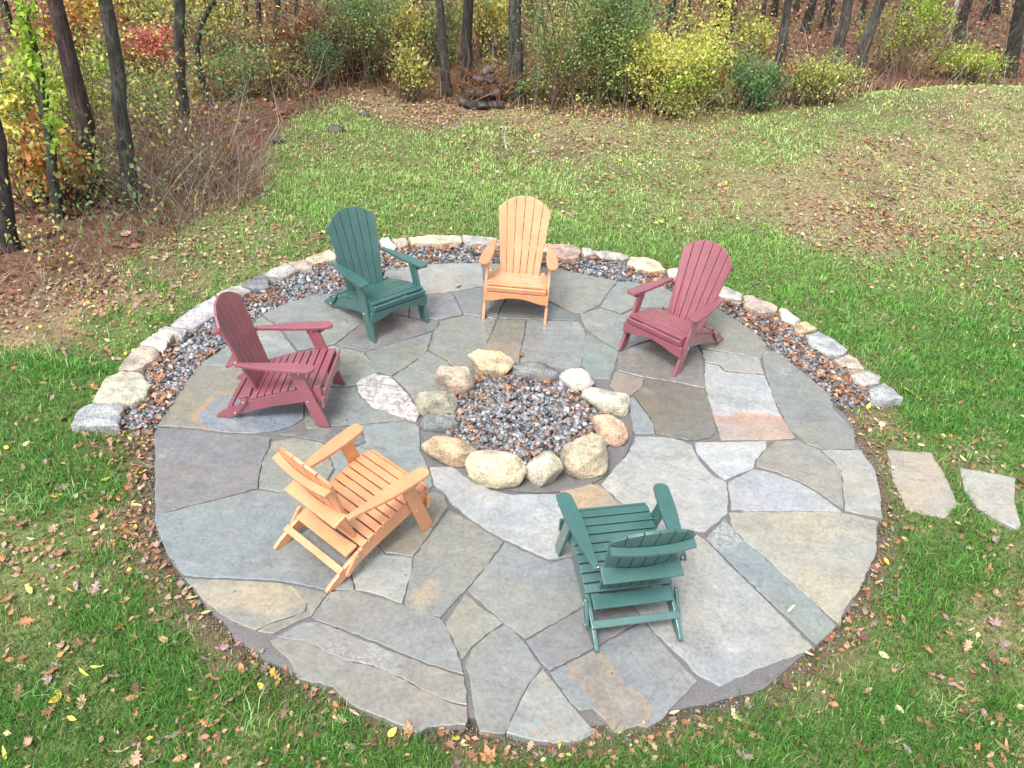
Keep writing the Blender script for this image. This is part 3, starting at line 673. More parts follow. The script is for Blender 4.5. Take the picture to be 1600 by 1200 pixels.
def bolt(parent, loc, axis='x', s=1):
    bm = bmesh.new(); bmesh.ops.create_uvsphere(bm, u_segments=10, v_segments=6, radius=.0075)
    sc = {'x': (.5, 1, 1), 'y': (1, .5, 1), 'z': (1, 1, .5)}[axis]
    bmesh.ops.scale(bm, vec=sc, verts=bm.verts)
    me = bpy.data.meshes.new('bolt'); bm.to_mesh(me); bm.free(); me.shade_smooth()
    return link('bolt', me, M['steel'], parent, loc)
# side-view lines (y forward, z up)
RAILTOP = [(.345, .318), (.27, .312), (.15, .288), (.0, .245), (-.12, .2), (-.22, .158)]     # upper edge of the side rails
def rail_y(t):      # point and slope on the slat line, t = arc length from the front
    P = np.array(RAILTOP); d = np.hypot(*np.diff(P, axis=0).T); s = np.r_[0, np.cumsum(d)]
    y = np.interp(t, s, P[:, 0]); z = np.interp(t, s, P[:, 1]); y2 = np.interp(t+.01, s, P[:, 0]); z2 = np.interp(t+.01, s, P[:, 1])
    return y, z, math.atan2(z-z2, y-y2)
def make_chair(mat, recline=0., seed=0):
    root = empty('adirondack_chair')
    r = random.Random(seed)
    TH = .024
    rail = curve(RAILTOP, 3)+[(-.30, .118), (-.40, .058), (-.446, .022), (-.452, .006), (-.44, 0), (-.352, 0)]+curve([(-.30, .028), (-.2, .074), (-.05, .125), (.1, .165), (.22, .195), (.30, .205)], 3)+[(.335, .215), (.345, .24)]
    leg = [(.397, 0), (.300, 0), (.112, .502), (.206, .502)]
    for s in (1, -1):
        fin(board(rail, TH), 'side_rail', mat, root, (s*(.262-TH/2), 0, 0))
        fin(board(leg, TH), 'front_leg', mat, root, (s*(.2882-TH/2+.001), 0, 0))
        # armrest: paddle shaped, a little lower at the back
        inn = curve([(-.047, .250), (-.049, .16), (-.047, .05), (-.037, -.06), (-.024, -.18), (-.017, -.29)], 4)
        outr = curve([(.018, -.29), (.028, -.18), (.044, -.05), (.051, .07), (.051, .17), (.047, .250)], 4)
        tip = [(.047*math.cos(a), .256+.040*math.sin(a)) for a in np.linspace(.2, PI-.2, 7)]
        shp = [(-x, y) if s < 0 else (x, y) for x, y in (inn+outr+tip)]
        bm = board(shp, .025, 'z', .005)
        o = fin(bm, 'armrest', mat, root)
        pf = Vector((s*.305, .309, .517)); pb = Vector((s*.252, -.262, .472)); d = pf-pb
        yaw = math.atan2(-d.x, d.y); pit = math.atan2(d.z, d.y)
        o.rotation_euler = (pit, 0, yaw); o.location = (pf+pb)/2+Vector((0, 0, .0))
        o.location = pb+d.normalized()*(.29)
        # bracket under the arm, outside the leg
        br = [(-.085, .0), (.085, .0), (.08, -.02), (.045, -.05), (-.03, -.055), (-.07, -.03)]
        b = fin(board([(y+.185, z+.500) for y, z in br], .026), 'arm_bracket', mat, root, (s*.3025, 0, 0))
        bolt(root, (s*.317, .205, .475)); bolt(root, (s*.317, .14, .478))
        bolt(root, (s*.2895, .245, .215)); bolt(root, (s*(.2882-TH-.002), .16, .470))
        # folding link on the rear of the rail
        lk = [(.030*math.cos(a)*.62, .075+.018*math.sin(a)) for a in np.linspace(0, PI, 6)]+[(-.0185, -.06)]+[(.030*math.cos(a)*.62, -.065+.018*math.sin(a)) for a in np.linspace(PI, 2*PI, 6)][1:-1]+[(.0185, -.06)]
        o = fin(board(lk, .02), 'folding_link', mat, root, (s*.2745, -.262, .118), (-.62, 0, 0))
        bolt(root, (s*.286, -.228, .165)); bolt(root, (s*.286, -.298, .068))
    # seat slats
    t = .004; k = 0
    while t < .50:
        y, z, an = rail_y(t+.026)
        o = fin(board(rect(.528, .052), .021, 'z', .004), 'seat_slat', mat, root, (0, y+math.sin(an)*-.012, z+.0115), (an, 0, 0)); 
        t += .0605; k += 1
    # nose slat in front, turned over the edge
    fin(board(rect(.528, .050), .021, 'y', .006), 'seat_slat', mat, root, (0, .3640, .302), (-.22, 0, 0))
    # apron: arched lower edge
    lo = curve([(-.288, .175), (-.2, .185), (-.1, .212), (0, .222), (.1, .212), (.2, .185), (.288, .175)], 4)
    fin(board([(x, z) for x, z in lo]+[(.288, .268), (-.288, .268)], .022, 'y'), 'front_apron', mat, root, (0, .3555, 0))
    # fan back, on a frame of its own axes
    ang = .355+recline      # lean from vertical
    back = (0, -.145, .150); Rb = Matrix.Rotation(ang, 4, 'X')
    L = .765; n = 6; wb, wt = .0535, .079
    def bx(s, v):           # centre of slat s (-2.5..2.5) at height v along the back
        f = v/L; return s*(wb*(1-f)+wt*f+.006)
    def place(bm, name, extra=(0, 0, 0)):
        bm.transform(Rb); return fin(bm, name, mat, root, (back[0]+extra[0], back[1]+extra[1], back[2]+extra[2]))
    for i in range(n):
        s = i-2.5
        top = lambda x: L-.62*(abs(x)/.262)**2.25*.24
        pts = []
        for v in (0, .25, .5): pts.append((bx(s, v)+(wb*(1-v/L)+wt*v/L)/2, v))
        xr = lambda v: bx(s, v)+(wb*(1-v/L)+wt*v/L)/2; xl = lambda v: bx(s, v)-(wb*(1-v/L)+wt*v/L)/2
        vr = top(xr(L*.9)); vl = top(xl(L*.9)); pts.append((xr(vr), vr))
        for f in (.75, .5, .25): xx = xl(vl)+(xr(vr)-xl(vl))*f; pts.append((xx, top(xx)))
        pts.append((xl(vl), vl))
        for v in (.5, .25, 0): pts.append((xl(v), v))
        bm = board(pts, .02, 'y', .003)
        # curved back: outer slats come forward and turn a little
        for v in bm.verts:
            q = (v.co.x/.26); v.co.y += .030*q*q*min(1, .35+v.co.z/L)
        place(bm, 'back_slat')
    # curved support near the top
    def strip(v0, halfw, hgt, dep, off, bulge):
        bm = bmesh.new(); N = 12; rows = []
        for i in range(N+1):
            q = -1+2*i/N; x = q*halfw; y = .030*(x/.26)**2
            rows.append([bm.verts.new((x, y-.0125-off, v0-hgt/2)), bm.verts.new((x, y-.0125-off, v0+hgt/2)),
                         bm.verts.new((x, y*bulge-.0125-off-dep, v0+hgt/2)), bm.verts.new((x, y*bulge-.0125-off-dep, v0-hgt/2))])
        for a, b_ in zip(rows, rows[1:]):
            for k in range(4): bm.faces.new((a[k], a[(k+1) % 4], b_[(k+1) % 4], b_[k]))
        bm.faces.new(rows[0][::-1]); bm.faces.new(rows[-1]); bmesh.ops.recalc_face_normals(bm, faces=bm.faces); return bm
    place(strip(.60, .235, .024, .045, 0, .8), 'back_support')
    # cross board between the arm ends, and lower cross board
    def cross(halfw, dep, name, loc, rx, cut=.03):
        fr = curve([(-halfw, dep/2), (-halfw*.5, dep/2-cut*.75), (0, dep/2-cut), (halfw*.5, dep/2-cut*.75), (halfw, dep/2)], 4)
        fin(board(fr[::-1]+[(-halfw, -dep/2), (halfw, -dep/2)], .022, 'z'), name, mat, root, loc, (rx, 0, 0))
    cross(.232, .104, 'arm_cross_board', (0, -.292, .452), .42)
    for s in (1, -1): bolt(root, (s*.245, -.258, .487), 'z')
    cross(.236, .095, 'lower_back_board', (0, -.235, .178), .32, .012)
    fin(board(rect(.53, .045), .02, 'z'), 'stretcher', mat, root, (0, -.338, .106), (.55, 0, 0))
    return root
def copy_tree(o):
    c_ = o.copy(); C.objects.link(c_)
    for ch in o.children:
        d = ch.copy(); C.objects.link(d); d.parent = c_; d.matrix_parent_inverse = ch.matrix_parent_inverse
    return c_
CH = [('red', -1.70548, 5.36164, -1.572958, 'cherry red Adirondack chair at the left of the patio, seen from its right side'),
      ('green', -1.25011, 6.74744, 3.903316, 'green Adirondack chair standing back left by the gravel band'),
      ('orange', -.00734, 7.16968, 3.105697, 'cedar orange Adirondack chair facing the camera at the back of the patio'),
      ('red', 1.36481, 6.55351, 2.449195, 'cherry red Adirondack chair standing back right by the gravel band'),
      ('orange', -.91464, 4.00949, -.679816, 'cedar orange Adirondack chair seen from behind at the front left'),
      ('green', .71680, 3.70392, .240893, 'green Adirondack chair with its back to the camera at the front')]
protos = {}
for k, x, y, a, lb in CH:
    if k not in protos: o = protos[k] = make_chair(M[k], 0)
    else: o = copy_tree(protos[k])
    o.location = (x, y, .002); o.rotation_euler = (0, 0, a)
    tag(o, lb, 'chair', 'Adirondack chairs around the fire pit')

#PART2
# ---------------------------------------------------------------- leaves as meshes
def leaf_mesh(outline, fold=.25, curl=.3, seed=0):
    P = np.array(outline, float); P = np.r_[P, (P[1:-1]*[-1, 1])[::-1]]       # mirrored about the midrib (x = 0)
    c = np.array([[0, .45]]); V2 = np.r_[c, P]; r = np.random.default_rng(seed)
    z = fold*np.abs(V2[:, 0])+curl*(V2[:, 1]-.45)**2+r.normal(0, .02, len(V2))
    V = np.c_[V2[:, 0], V2[:, 1]-.45, z]; n = len(P)
    F = np.array([[0, 1+i, 1+(i+1) % n] for i in range(n)]); return V, F
L_OVATE = leaf_mesh([(0, 0), (.16, .12), (.27, .36), (.22, .66), (.08, .9), (0, 1.)], .3, .35, 1)
L_NARROW = leaf_mesh([(0, 0), (.09, .2), (.14, .45), (.10, .75), (0, 1.)], .5, .6, 2)
L_OAK = leaf_mesh([(0, -.12), (.03, .08), (.15, .12), (.09, .24), (.30, .33), (.14, .44), (.36, .58), (.17, .66), (.26, .84), (.08, .86), (0, 1.)], .25, .5, 3)
L_MAPLE = leaf_mesh([(0, -.2), (.03, .02), (.25, -.06), (.20, .12), (.50, .22), (.34, .34), (.46, .62), (.22, .52), (.16, .66), (.10, .74), (0, 1.)], .2, .4, 4)
Q_LEAF = (np.array([[0, -.5, 0], [.3, 0, .07], [0, .5, 0], [-.3, 0, .07]]), np.array([[0, 1, 2, 3]]))
def darken(c, a=.1, r=rng): return np.array(c)*r.uniform(1-a, 1+a)
LC = {'brown': (.24, .115, .065), 'orange': (.40, .175, .08), 'tan': (.42, .27, .18), 'mauve': (.27, .185, .18), 'yellow': (.66, .55, .09), 'pale': (.58, .53, .30), 'dark': (.12, .06, .04), 'gold': (.62, .38, .07)}
leafmesh = {k: mesh_np('leaf_'+k, v[0], v[1], M['leafobj']) for k, v in (('ovate', L_OVATE), ('narrow', L_NARROW), ('oak', L_OAK), ('maple', L_MAPLE))}
border_ang = np.arctan2(border_poly[:, 1]-PC[1], border_poly[:, 0]-PC[0]); bo = np.argsort(border_ang)
border_r = np.hypot(border_poly[:, 0]-PC[0], border_poly[:, 1]-PC[1])
ang_lo = border_ang[-1]; ang_hi = border_ang[0] if border_ang[0] > 0 else border_ang[0]+2*PI
def hard(x, y, pad=0.):
    """True on stone or gravel"""
    x = np.asarray(x); y = np.asarray(y)
    r = np.hypot(x-PC[0], y-PC[1]); th = np.arctan2(y-PC[1], x-PC[0]); th = np.where(th < -PI/2, th+2*PI, th)
    ba = np.where(border_ang < -PI/2, border_ang+2*PI, border_ang); o_ = np.argsort(ba)
    rb = np.interp(th, ba[o_], border_r[o_])+.13
    ins = (th > ba[o_][0]-.03) & (th < ba[o_][-1]+.03)
    lim = np.where(ins, rb, 2.60)+pad
    m_ = r < lim
    for st_ in STEPS: m_ |= in_poly(np.c_[x.ravel(), y.ravel()], st_).reshape(x.shape)
    return m_
STEPS = [np.array([at(a, b_, -.02)[:2] for a, b_ in p]) for p in ([(1385,702),(1457,707),(1482,752),(1496,787),(1477,809),(1447,805),(1415,794),(1392,725)], [(1500,730),(1587,747),(1590,827),(1525,792),(1507,765)])]

big = [(49,925,'yellow','ovate'),(113,930,'gold','narrow'),(190,985,'yellow','ovate'),(157,1048,'yellow','narrow'),(133,1058,'yellow','narrow'),(93,1088,'yellow','ovate'),(88,1098,'gold','ovate'),
(114,1127,'yellow','ovate'),(10,1187,'yellow','narrow'),(193,1180,'pale','narrow'),(324,963,'yellow','ovate'),(409,1078,'yellow','ovate'),(612,1150,'yellow','ovate'),(12,943,'orange','oak'),
(45,975,'orange','oak'),(120,920,'mauve','ovate'),(290,930,'tan','ovate'),(258,1005,'tan','ovate'),(145,1008,'tan','narrow'),(75,1070,'mauve','maple'),(80,1055,'brown','oak'),(165,1070,'tan','ovate'),
(207,1095,'orange','ovate'),(130,1105,'tan','oak'),(80,1115,'brown','oak'),(307,1097,'gold','ovate'),(323,1135,'orange','oak'),(345,1130,'orange','ovate'),(270,1155,'mauve','oak'),(47,1163,'tan','oak'),
(215,1190,'tan','oak'),(283,1190,'orange','ovate'),(100,660,'orange','oak'),(42,698,'pale','ovate'),(12,704,'yellow','ovate'),(165,755,'yellow','narrow'),(225,743,'yellow','ovate'),(225,702,'pale','ovate'),
(50,848,'pale','narrow'),(150,812,'orange','oak'),(193,830,'orange','oak'),(85,830,'tan','oak'),(93,870,'brown','oak'),(215,795,'pale','ovate'),(762,1182,'orange','maple'),(553,1117,'tan','narrow'),
(530,1128,'tan','oak'),(1052,1120,'pale','ovate'),(1262,1027,'pale','ovate'),(1380,1028,'pale','ovate'),(1342,990,'tan','narrow'),(1408,972,'tan','ovate'),(1360,1107,'gold','ovate'),(1402,1113,'pale','ovate'),
(1375,1131,'tan','ovate'),(1383,882,'gold','ovate'),(1419,616,'yellow','maple'),(1356,639,'yellow','ovate'),(1572,681,'pale','ovate'),(1310,637,'orange','maple'),(1522,695,'orange','maple'),(1470,692,'orange','maple'),
(1504,722,'pale','narrow'),(296,925,'pale','ovate'),(300,940,'pale','ovate'),(30,1090,'brown','oak'),(1270,1145,'brown','ovate'),(1060,1120,'brown','narrow'),(1160,1185,'mauve','oak'),(1475,970,'mauve','ovate'),
(1540,950,'tan','ovate'),(1535,1120,'mauve','ovate'),(1555,1145,'orange','narrow'),(1300,1105,'orange','ovate'),(1216,1140,'tan','narrow'),(1333,952,'mauve','ovate'),(1233,954,'pale','narrow'),(815,555,'brown','oak'),(716,449,'orange','oak'),
(1590,1110,'pale','ovate'),(640,1148,'orange','maple'),(1415,1175,'mauve','ovate'),(1497,1080,'orange','ovate'),(1395,1165,'tan','oak')]
words = {'brown': 'brown', 'orange': 'orange-brown', 'tan': 'pale tan', 'mauve': 'dull mauve', 'yellow': 'bright yellow', 'pale': 'pale cream-yellow', 'dark': 'dark brown', 'gold': 'golden'}
shapes = {'oak': 'lobed oak', 'maple': 'pointed maple', 'ovate': 'oval', 'narrow': 'narrow curled'}
def where(x, y):
    if hard(np.array([x]), np.array([y]))[0]: return 'on the paving'
    side = 'left' if x < PC[0] else 'right'
    if y < 3.3: return ('in grass near the bottom %s corner' if abs(x) > 1.3 else 'in grass in front of the patio, %s of centre') % side
    d = math.hypot(x-PC[0], y-PC[1]); return ('close to the %s rim of the patio' if d < 3.05 else 'on the %s lawn away from the rim') % side
def put_leaf(x, y, z, kind, shape, size, r):
    o = link('fallen_leaf', leafmesh[shape], None, None, (x, y, z)); o.rotation_euler = (r.normal(0, .38), r.normal(0, .38), r.uniform(0, 6.28)); o.scale = (size*r.uniform(.75, 1), size, size*r.uniform(.8, 1.8))
    o.color = (*(np.array(LC[kind])*r.uniform(.85, 1.15)), 1)
    tag(o, '%s %s leaf %s' % (words[kind], shapes[shape], where(x, y)), 'leaf', 'single fallen leaves around the patio')
r = np.random.default_rng(21)
for px, py, k, s in big:
    g = at(px, py); z = g[2]+.026
    if hard(g[0:1], g[1:2])[0]: g = at(px, py, 0); z = .008
    put_leaf(g[0], g[1], z, k, s, {'oak': .105, 'maple': .095, 'ovate': .072, 'narrow': .085}[s]*r.uniform(.8, 1.05), r)
cnt = 0
while cnt < 205:
    y = r.uniform(2., 5.4); x = r.uniform(-(.55*y+1.3), .55*y+1.6)
    if hard(np.array([x]), np.array([y]), .03)[0]: continue
    if r.uniform() > (cover(x, y)[0, 1]*1.3+.1)*np.clip((float(fbm2(np.array([x]), np.array([y]), 15, 3, 2.)[0])-.42)*6, .04, 1): continue
    k = r.choice(['brown', 'orange', 'tan', 'mauve', 'dark', 'yellow', 'pale', 'gold'], p=[.30, .14, .17, .18, .14, .02, .025, .025]); s = r.choice(['oak', 'maple', 'ovate', 'narrow'], p=[.28, .1, .4, .22])
    if k == 'dark': s = 'oak'
    put_leaf(x, y, float(terr(x, y))+r.uniform(.006, .028), k, s, {'oak': .10, 'maple': .09, 'ovate': .065, 'narrow': .08}[s]*r.uniform(.7, 1.1), r); cnt += 1

def litter(name, label, xy, zoff, size, seed, pal, pw, tilt=.35, near=True):
    r = np.random.default_rng(seed); n = len(xy); parts = []; z = terr(xy[:, 0], xy[:, 1])+zoff
    pc = np.array([LC[k] for k in pal])[r.choice(len(pal), n, p=np.array(pw)/sum(pw))]*r.uniform(.7, 1.25, (n, 1))
    kinds = [L_OVATE, L_OAK, L_NARROW, L_MAPLE] if near else [(np.array([[0, -.5, 0], [.3, 0, .1], [0, .5, 0.05], [-.3, 0, .12]]), np.array([[0, 1, 2], [0, 2, 3]]))]
    for i, (V0, F0) in enumerate(kinds):
        sel = np.arange(n) % len(kinds) == i
        parts.append(scatter(V0, F0, np.c_[xy, z][sel], rots(sel.sum(), tilt, r), size[sel], pc[sel]))
    V, F, c = join(parts); return tag(link(name, mesh_np(name, V, F, M['leaf'], c)), label, 'leaves', kind='stuff')
def sample(n, y0, y1, seed, pad=1.2, power=1.0):
    r = np.random.default_rng(seed); y = y0*(y1/y0)**r.uniform(0, 1, n) if power else r.uniform(y0, y1, n)
    x = r.uniform(-1, 1, n)*(.56*y+pad)+.12*y*.3; return np.c_[x, y]
LC['umber'] = (.16, .085, .05)
PALB = ['brown', 'orange', 'tan', 'mauve', 'dark', 'yellow', 'pale']
# small leaves on the lawn
xy = sample(300000, 1.9, 16.5, 31); cv = cover(xy[:, 0], xy[:, 1]); u = np.random.default_rng(5).uniform(size=len(xy)); cl = fbm2(xy[:, 0], xy[:, 1], 8, 4, 1.6)
wd = wooded(xy[:, 0], xy[:, 1])
keep = (~hard(xy[:, 0], xy[:, 1], .01)) & (u < (cv[:, 1]**1.5*1.2+.05)*np.clip((cl-.3)*3, .15, 1.4)*np.interp(xy[:, 1], [2, 6, 10, 16], [.13, .22, .65, 1.])) & (wd < .2)
xy = xy[keep]
litter('lawn_leaves', 'scattered small brown and tan leaves all over the lawn', xy, rng.uniform(.005, .035, len(xy)), rng.uniform(.025, .068, len(xy))*np.interp(xy[:, 1], [2, 8, 16], [.75, .95, 1.15]), 32, PALB, [.30, .13, .33, .20, .10, .012, .04], near=False)
# a litter of leaves in the gravel band and in the pit
r = np.random.default_rng(44)
cand = np.stack([r.uniform(-3.6, 3.8, 30000), r.uniform(4.5, 8.9, 30000)], -1); cand = cand[in_poly(cand, band)]
cand = cand[fbm2(cand[:, 0], cand[:, 1], 12, 3, 2.2) > .40][:2000]; pit = np.c_[PIT[0]+.64*np.sqrt(r.uniform(0, 1, 430))*np.cos(t_ := r.uniform(0, 6.28, 430)), PIT[1]+.6*np.sqrt(r.uniform(0.1, 1, 430))*np.sin(t_)]
pe = r.uniform(0, 6.28, 160); pit = np.r_[pit, np.c_[PIT[0]+.62*np.cos(pe), PIT[1]+.60*np.sin(pe)]]
xy = np.r_[cand, pit]; base = -terr(xy[:, 0], xy[:, 1])
litter('gravel_leaves', 'small orange brown leaves caught among the crushed stone', xy, base+np.r_[rng.uniform(.008, .024, len(cand)), rng.uniform(.03, .055, len(pit))], rng.uniform(.025, .06, len(xy)), 45, ['orange', 'brown', 'tan', 'dark', 'umber'], [.18, .38, .20, .12, .12], .5)
# rim of leaves and soil round the patio
n = 900; a = r.uniform(PI*.93, 2*PI+.17, n); rr_ = 2.64+np.abs(r.normal(0, .13, n)); xy = np.c_[PC[0]+rr_*np.cos(a), PC[1]+rr_*np.sin(a)]
cl = fbm2(xy[:, 0], xy[:, 1], 19, 3, 1.7); xy = xy[(cl > .5) & (~hard(xy[:, 0], xy[:, 1], 0))]
litter('rim_leaves', 'dry leaves and bits collected along the patio rim', xy, rng.uniform(.004, .03, len(xy)), rng.uniform(.015, .062, len(xy)), 46, PALB, [.3, .18, .27, .12, .06, .02, .05])

n = 420; a = r.uniform(0, 6.28, n); q = 2.5*np.sqrt(r.uniform(0, 1, n)); V, F, c = pebbles(np.c_[PC[0]+q*np.cos(a), PC[1]+q*np.sin(a), np.full(n, .003)], r.uniform(.0015, .005, n), 15)
tag(link('patio_crumbs', mesh_np('patio_crumbs', V, F, M['pebble'], c*.7)), 'tiny stone crumbs and specks scattered over the flagstones', 'crumbs', kind='stuff')
# ---------------------------------------------------------------- grass
def blades(xy, h, wdt, bend, colr, r, z0=None):
    n = len(xy); z = terr(xy[:, 0], xy[:, 1]) if z0 is None else z0
    a = r.uniform(0, 2*PI, n); fx, fy = np.cos(a), np.sin(a); sx, sy = -fy*wdt/2, fx*wdt/2
    B0 = np.c_[xy, z-.01]; md = B0+np.c_[fx*bend*h*.3, fy*bend*h*.3, h*.6]; tp = B0+np.c_[fx*bend*h, fy*bend*h, h*(1-.35*bend)]
    s = np.c_[sx, sy, np.zeros(n)]
    V = np.stack([B0-s, B0+s, md-s*.8, md+s*.8, tp], 1).reshape(-1, 3); i = np.arange(n)[:, None]*5
    F = np.stack([i+[0, 1, 3], i+[0, 3, 2], i+[2, 3, 4]], 1).reshape(-1, 3)
    k = np.array([.9, .9, 1., 1., 1.1])[None, :, None]
    return V, F, (colr[:, None]*k).reshape(-1, 3)
def lawn(n, y0, y1, seed, hs, ws):
    r = np.random.default_rng(seed+5000); xy = sample(n, y0, y1, seed)
    cv = cover(xy[:, 0], xy[:, 1]); lush = cv[:, 0]; cl = fbm2(xy[:, 0], xy[:, 1], 4, 4, 1.1); c2_ = fbm2(xy[:, 0], xy[:, 1], 9, 3, 5.)
    rr_ = np.hypot(xy[:, 0]-PC[0], xy[:, 1]-PC[1]); kf = np.interp(xy[:, 1], [5, 8], [1, .5]); L = np.clip(lush+((cl-.5)*1.5+(c2_-.5)*.9)*kf+(1-kf)*.12, 0, 1.1)
    th = np.arctan2(xy[:, 1]-PC[1], xy[:, 0]-PC[0])
    rim = np.where(th > .2, 1, sstep(2.60, 2.78+.45*(cl-.4), rr_)); rim = np.where((th > .2) & (th < 2.9), 1, rim)
    pr = (.06+.90*L**1.25)*rim*np.clip(1-wooded(xy[:, 0], xy[:, 1])*1.5, .0, 1)
    keep = (r.uniform(size=n) < pr) & (~hard(xy[:, 0], xy[:, 1], .0)); xy, L, cl, c2_ = xy[keep], L[keep], cl[keep], c2_[keep]; m_ = len(xy)
    d = xy[:, 1]; h = hs*np.interp(L, [0, .4, 1], [.45, .75, 1.2])*r.uniform(.55, 1.3, m_)*(.75+.6*c2_)
    w_ = ws*np.interp(d, [2, 5, 9, 16], [1, 1.3, 2.2, 4.])*r.uniform(.7, 1.3, m_)
    g1 = np.array([.062, .205, .026]); g2 = np.array([.13, .33, .05]); g3 = np.array([.42, .53, .19]); dry = np.array([.48, .40, .23]); g4 = np.array([.035, .12, .03])
    t = r.uniform(size=(m_, 1)); t2 = r.uniform(size=(m_, 1)); Lc = L[:, None]
    colr = g1*(1-t)+g2*t
    colr = np.where(t2 < .15, g4, colr)
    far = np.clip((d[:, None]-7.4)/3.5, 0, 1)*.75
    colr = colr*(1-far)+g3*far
    mixd = np.clip(1.02-Lc*1.2, .045, 1)
    colr = np.where(r.uniform(size=(m_, 1)) < mixd, np.where(r.uniform(size=(m_, 1)) < .55, dry*r.uniform(.6, 1.1, (m_, 1)), g3), colr)
    colr = colr*r.uniform(.7, 1.3, (m_, 1))*np.interp(d, [2, 5, 7.5], [.74, .84, 1.05])[:, None]*(.72+.56*c2_)[:, None]
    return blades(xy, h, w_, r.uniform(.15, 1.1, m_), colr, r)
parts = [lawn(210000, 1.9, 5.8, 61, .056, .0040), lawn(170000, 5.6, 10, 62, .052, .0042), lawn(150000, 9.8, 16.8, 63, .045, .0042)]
V, F, c = join(parts)
tag(link('grass', mesh_np('grass', V, F, M['grass'], c)), 'short green lawn with bare and brown patches around the patio', 'grass', kind='stuff')
# longer pale weed grasses
r = np.random.default_rng(71); parts = []
for px, py, nb in [(100,650,10),(95,610,9),(30,800,16),(45,775,10),(130,580,9),(70,560,8),(120,780,8),(60,640,8),(1330,500,12),(1300,420,9),(1250,390,9),(1370,545,10),(1400,560,8),(1345,555,9),(950,390,12),(920,380,8),(1130,375,9),(1210,400,8),(1480,620,8),(1490,1120,6),(85,1085,8),(390,1130,6),(1450,1110,8),(1480,800,5),(70,520,6),(20,560,8),(160,520,7),(1500,560,7),(1550,520,7)]:
    g = at(px, py); n = nb*2; xy = g[:2]+r.normal(0, .05, (n, 2)); ok = ~hard(xy[:, 0], xy[:, 1]); xy = xy[ok]; n = len(xy)
    if not n: continue
    colr = np.array([.22, .38, .12])*r.uniform(.7, 1.35, (n, 1))
    # three-part arching blades
    for q in range(1):
        parts.append(blades(xy, r.uniform(.07, .15, n), r.uniform(.004, .008, n), r.uniform(.5, 1.1, n), colr, r))
V, F, c = join(parts)
tag(link('weed_grass', mesh_np('weed_grass', V, F, M['grass'], c)), 'pale arching blades of longer grass in the lawn', 'grass', kind='stuff')

# ---------------------------------------------------------------- tubes and twigs
def tubes(P, R_, colr, ns=3):
    """P (n,k,3) centre lines, R_ (n,k) radii -> joined quads"""
    n, k = P.shape[:2]; T = np.gradient(P, axis=1); T /= np.linalg.norm(T, axis=2, keepdims=True)+1e-9
    ref = np.where(np.abs(T[..., 2:3]) > .9, np.array([1., 0, 0]), np.array([0, 0, 1.])); A = np.cross(T, ref); A /= np.linalg.norm(A, axis=2, keepdims=True)+1e-9; B_ = np.cross(T, A)
    an = np.arange(ns)*2*PI/ns; ring = A[:, :, None]*np.cos(an)[None, None, :, None]+B_[:, :, None]*np.sin(an)[None, None, :, None]
    V = (P[:, :, None]+ring*R_[:, :, None, None]).reshape(-1, 3)
    i = (np.arange(n)[:, None, None]*k+np.arange(k-1)[None, :, None])*ns; j = np.arange(ns)[None, None]; j2 = (j+1) % ns
    F = np.stack([i+j, i+j2, i+ns+j2, i+ns+j], -1).reshape(-1, 4)
    return V, F, np.repeat(colr, k*ns, 0)
def twig_lines(base, length, lean, r, k=5, droop=.3):
    n = len(base); a = r.uniform(0, 2*PI, n); t = np.linspace(0, 1, k)[None, :]
    ln = lean*r.uniform(.3, 1.3, n); hx = np.cos(a)*ln; hy = np.sin(a)*ln
    X = base[:, 0:1]+hx[:, None]*length[:, None]*t; Y = base[:, 1:2]+hy[:, None]*length[:, None]*t
    Z = base[:, 2:3]+length[:, None]*(t-droop*t*t*r.uniform(.3, 1.2, (n, 1)))
    P = np.stack([X, Y, Z], -1); P[:, 1:] += np.cumsum(r.normal(0, 1, (n, k-1, 3))*length[:, None, None]*.035, 1); return P
def twigs(name, label, cat, base, length, lean, rad, cols, seed, kind='stuff', parent=None, k=5):
    r = np.random.default_rng(seed); P = twig_lines(base, length, lean, r, k); n = len(base)
    R_ = rad*np.linspace(1, .35, k)[None]*r.uniform(.5, 1.4, (n, 1)); cc = np.array(cols)[r.integers(0, len(cols), n)]*r.uniform(.7, 1.3, (n, 1))
    V, F, c = tubes(P, R_, cc); o = link(name, mesh_np(name, V, F, M['twig'], c), None, parent)
    if parent is None: tag(o, label, cat, kind=kind)
    return o, P

# ---------------------------------------------------------------- trees
def trunk_mesh(pts, radii, seed, ns=12):
    r = np.random.default_rng(seed); pts = np.array(pts); d = np.r_[0, np.cumsum(np.linalg.norm(np.diff(pts, axis=0), axis=1))]
    K = max(8, int(d[-1]/.28)); t = np.linspace(0, d[-1], K); P = np.stack([np.interp(t, d, pts[:, i]) for i in range(3)], -1); R_ = np.interp(t, d, radii)
    for _ in range(2): P[1:-1] = (P[:-2]+2*P[1:-1]+P[2:])/4
    P[1:-1, :2] += r.normal(0, .012, (K-2, 2))
    R_ = R_*(1+.45*np.exp(-t/.18)); T = np.gradient(P, axis=0); T /= np.linalg.norm(T, axis=1, keepdims=True)
    A = np.cross(T, [0, 1., 0]); A /= np.linalg.norm(A, axis=1, keepdims=True); B_ = np.cross(T, A); an = np.arange(ns)*2*PI/ns
    lump = 1+r.normal(0, .045, (K, ns))+.05*np.sin(an*3+r.uniform(0, 6))[None]
    V = P[:, None]+(A[:, None]*np.cos(an)[None, :, None]+B_[:, None]*np.sin(an)[None, :, None])*(R_[:, None]*lump)[..., None]
    V = V.reshape(-1, 3); i = np.arange(K-1)[:, None]*ns; j = np.arange(ns)[None]; j2 = (j+1) % ns
    F = np.stack([i+j, i+j2, i+ns+j2, i+ns+j], -1).reshape(-1, 4); return V, F, P, R_
rc = np.random.default_rng(90)
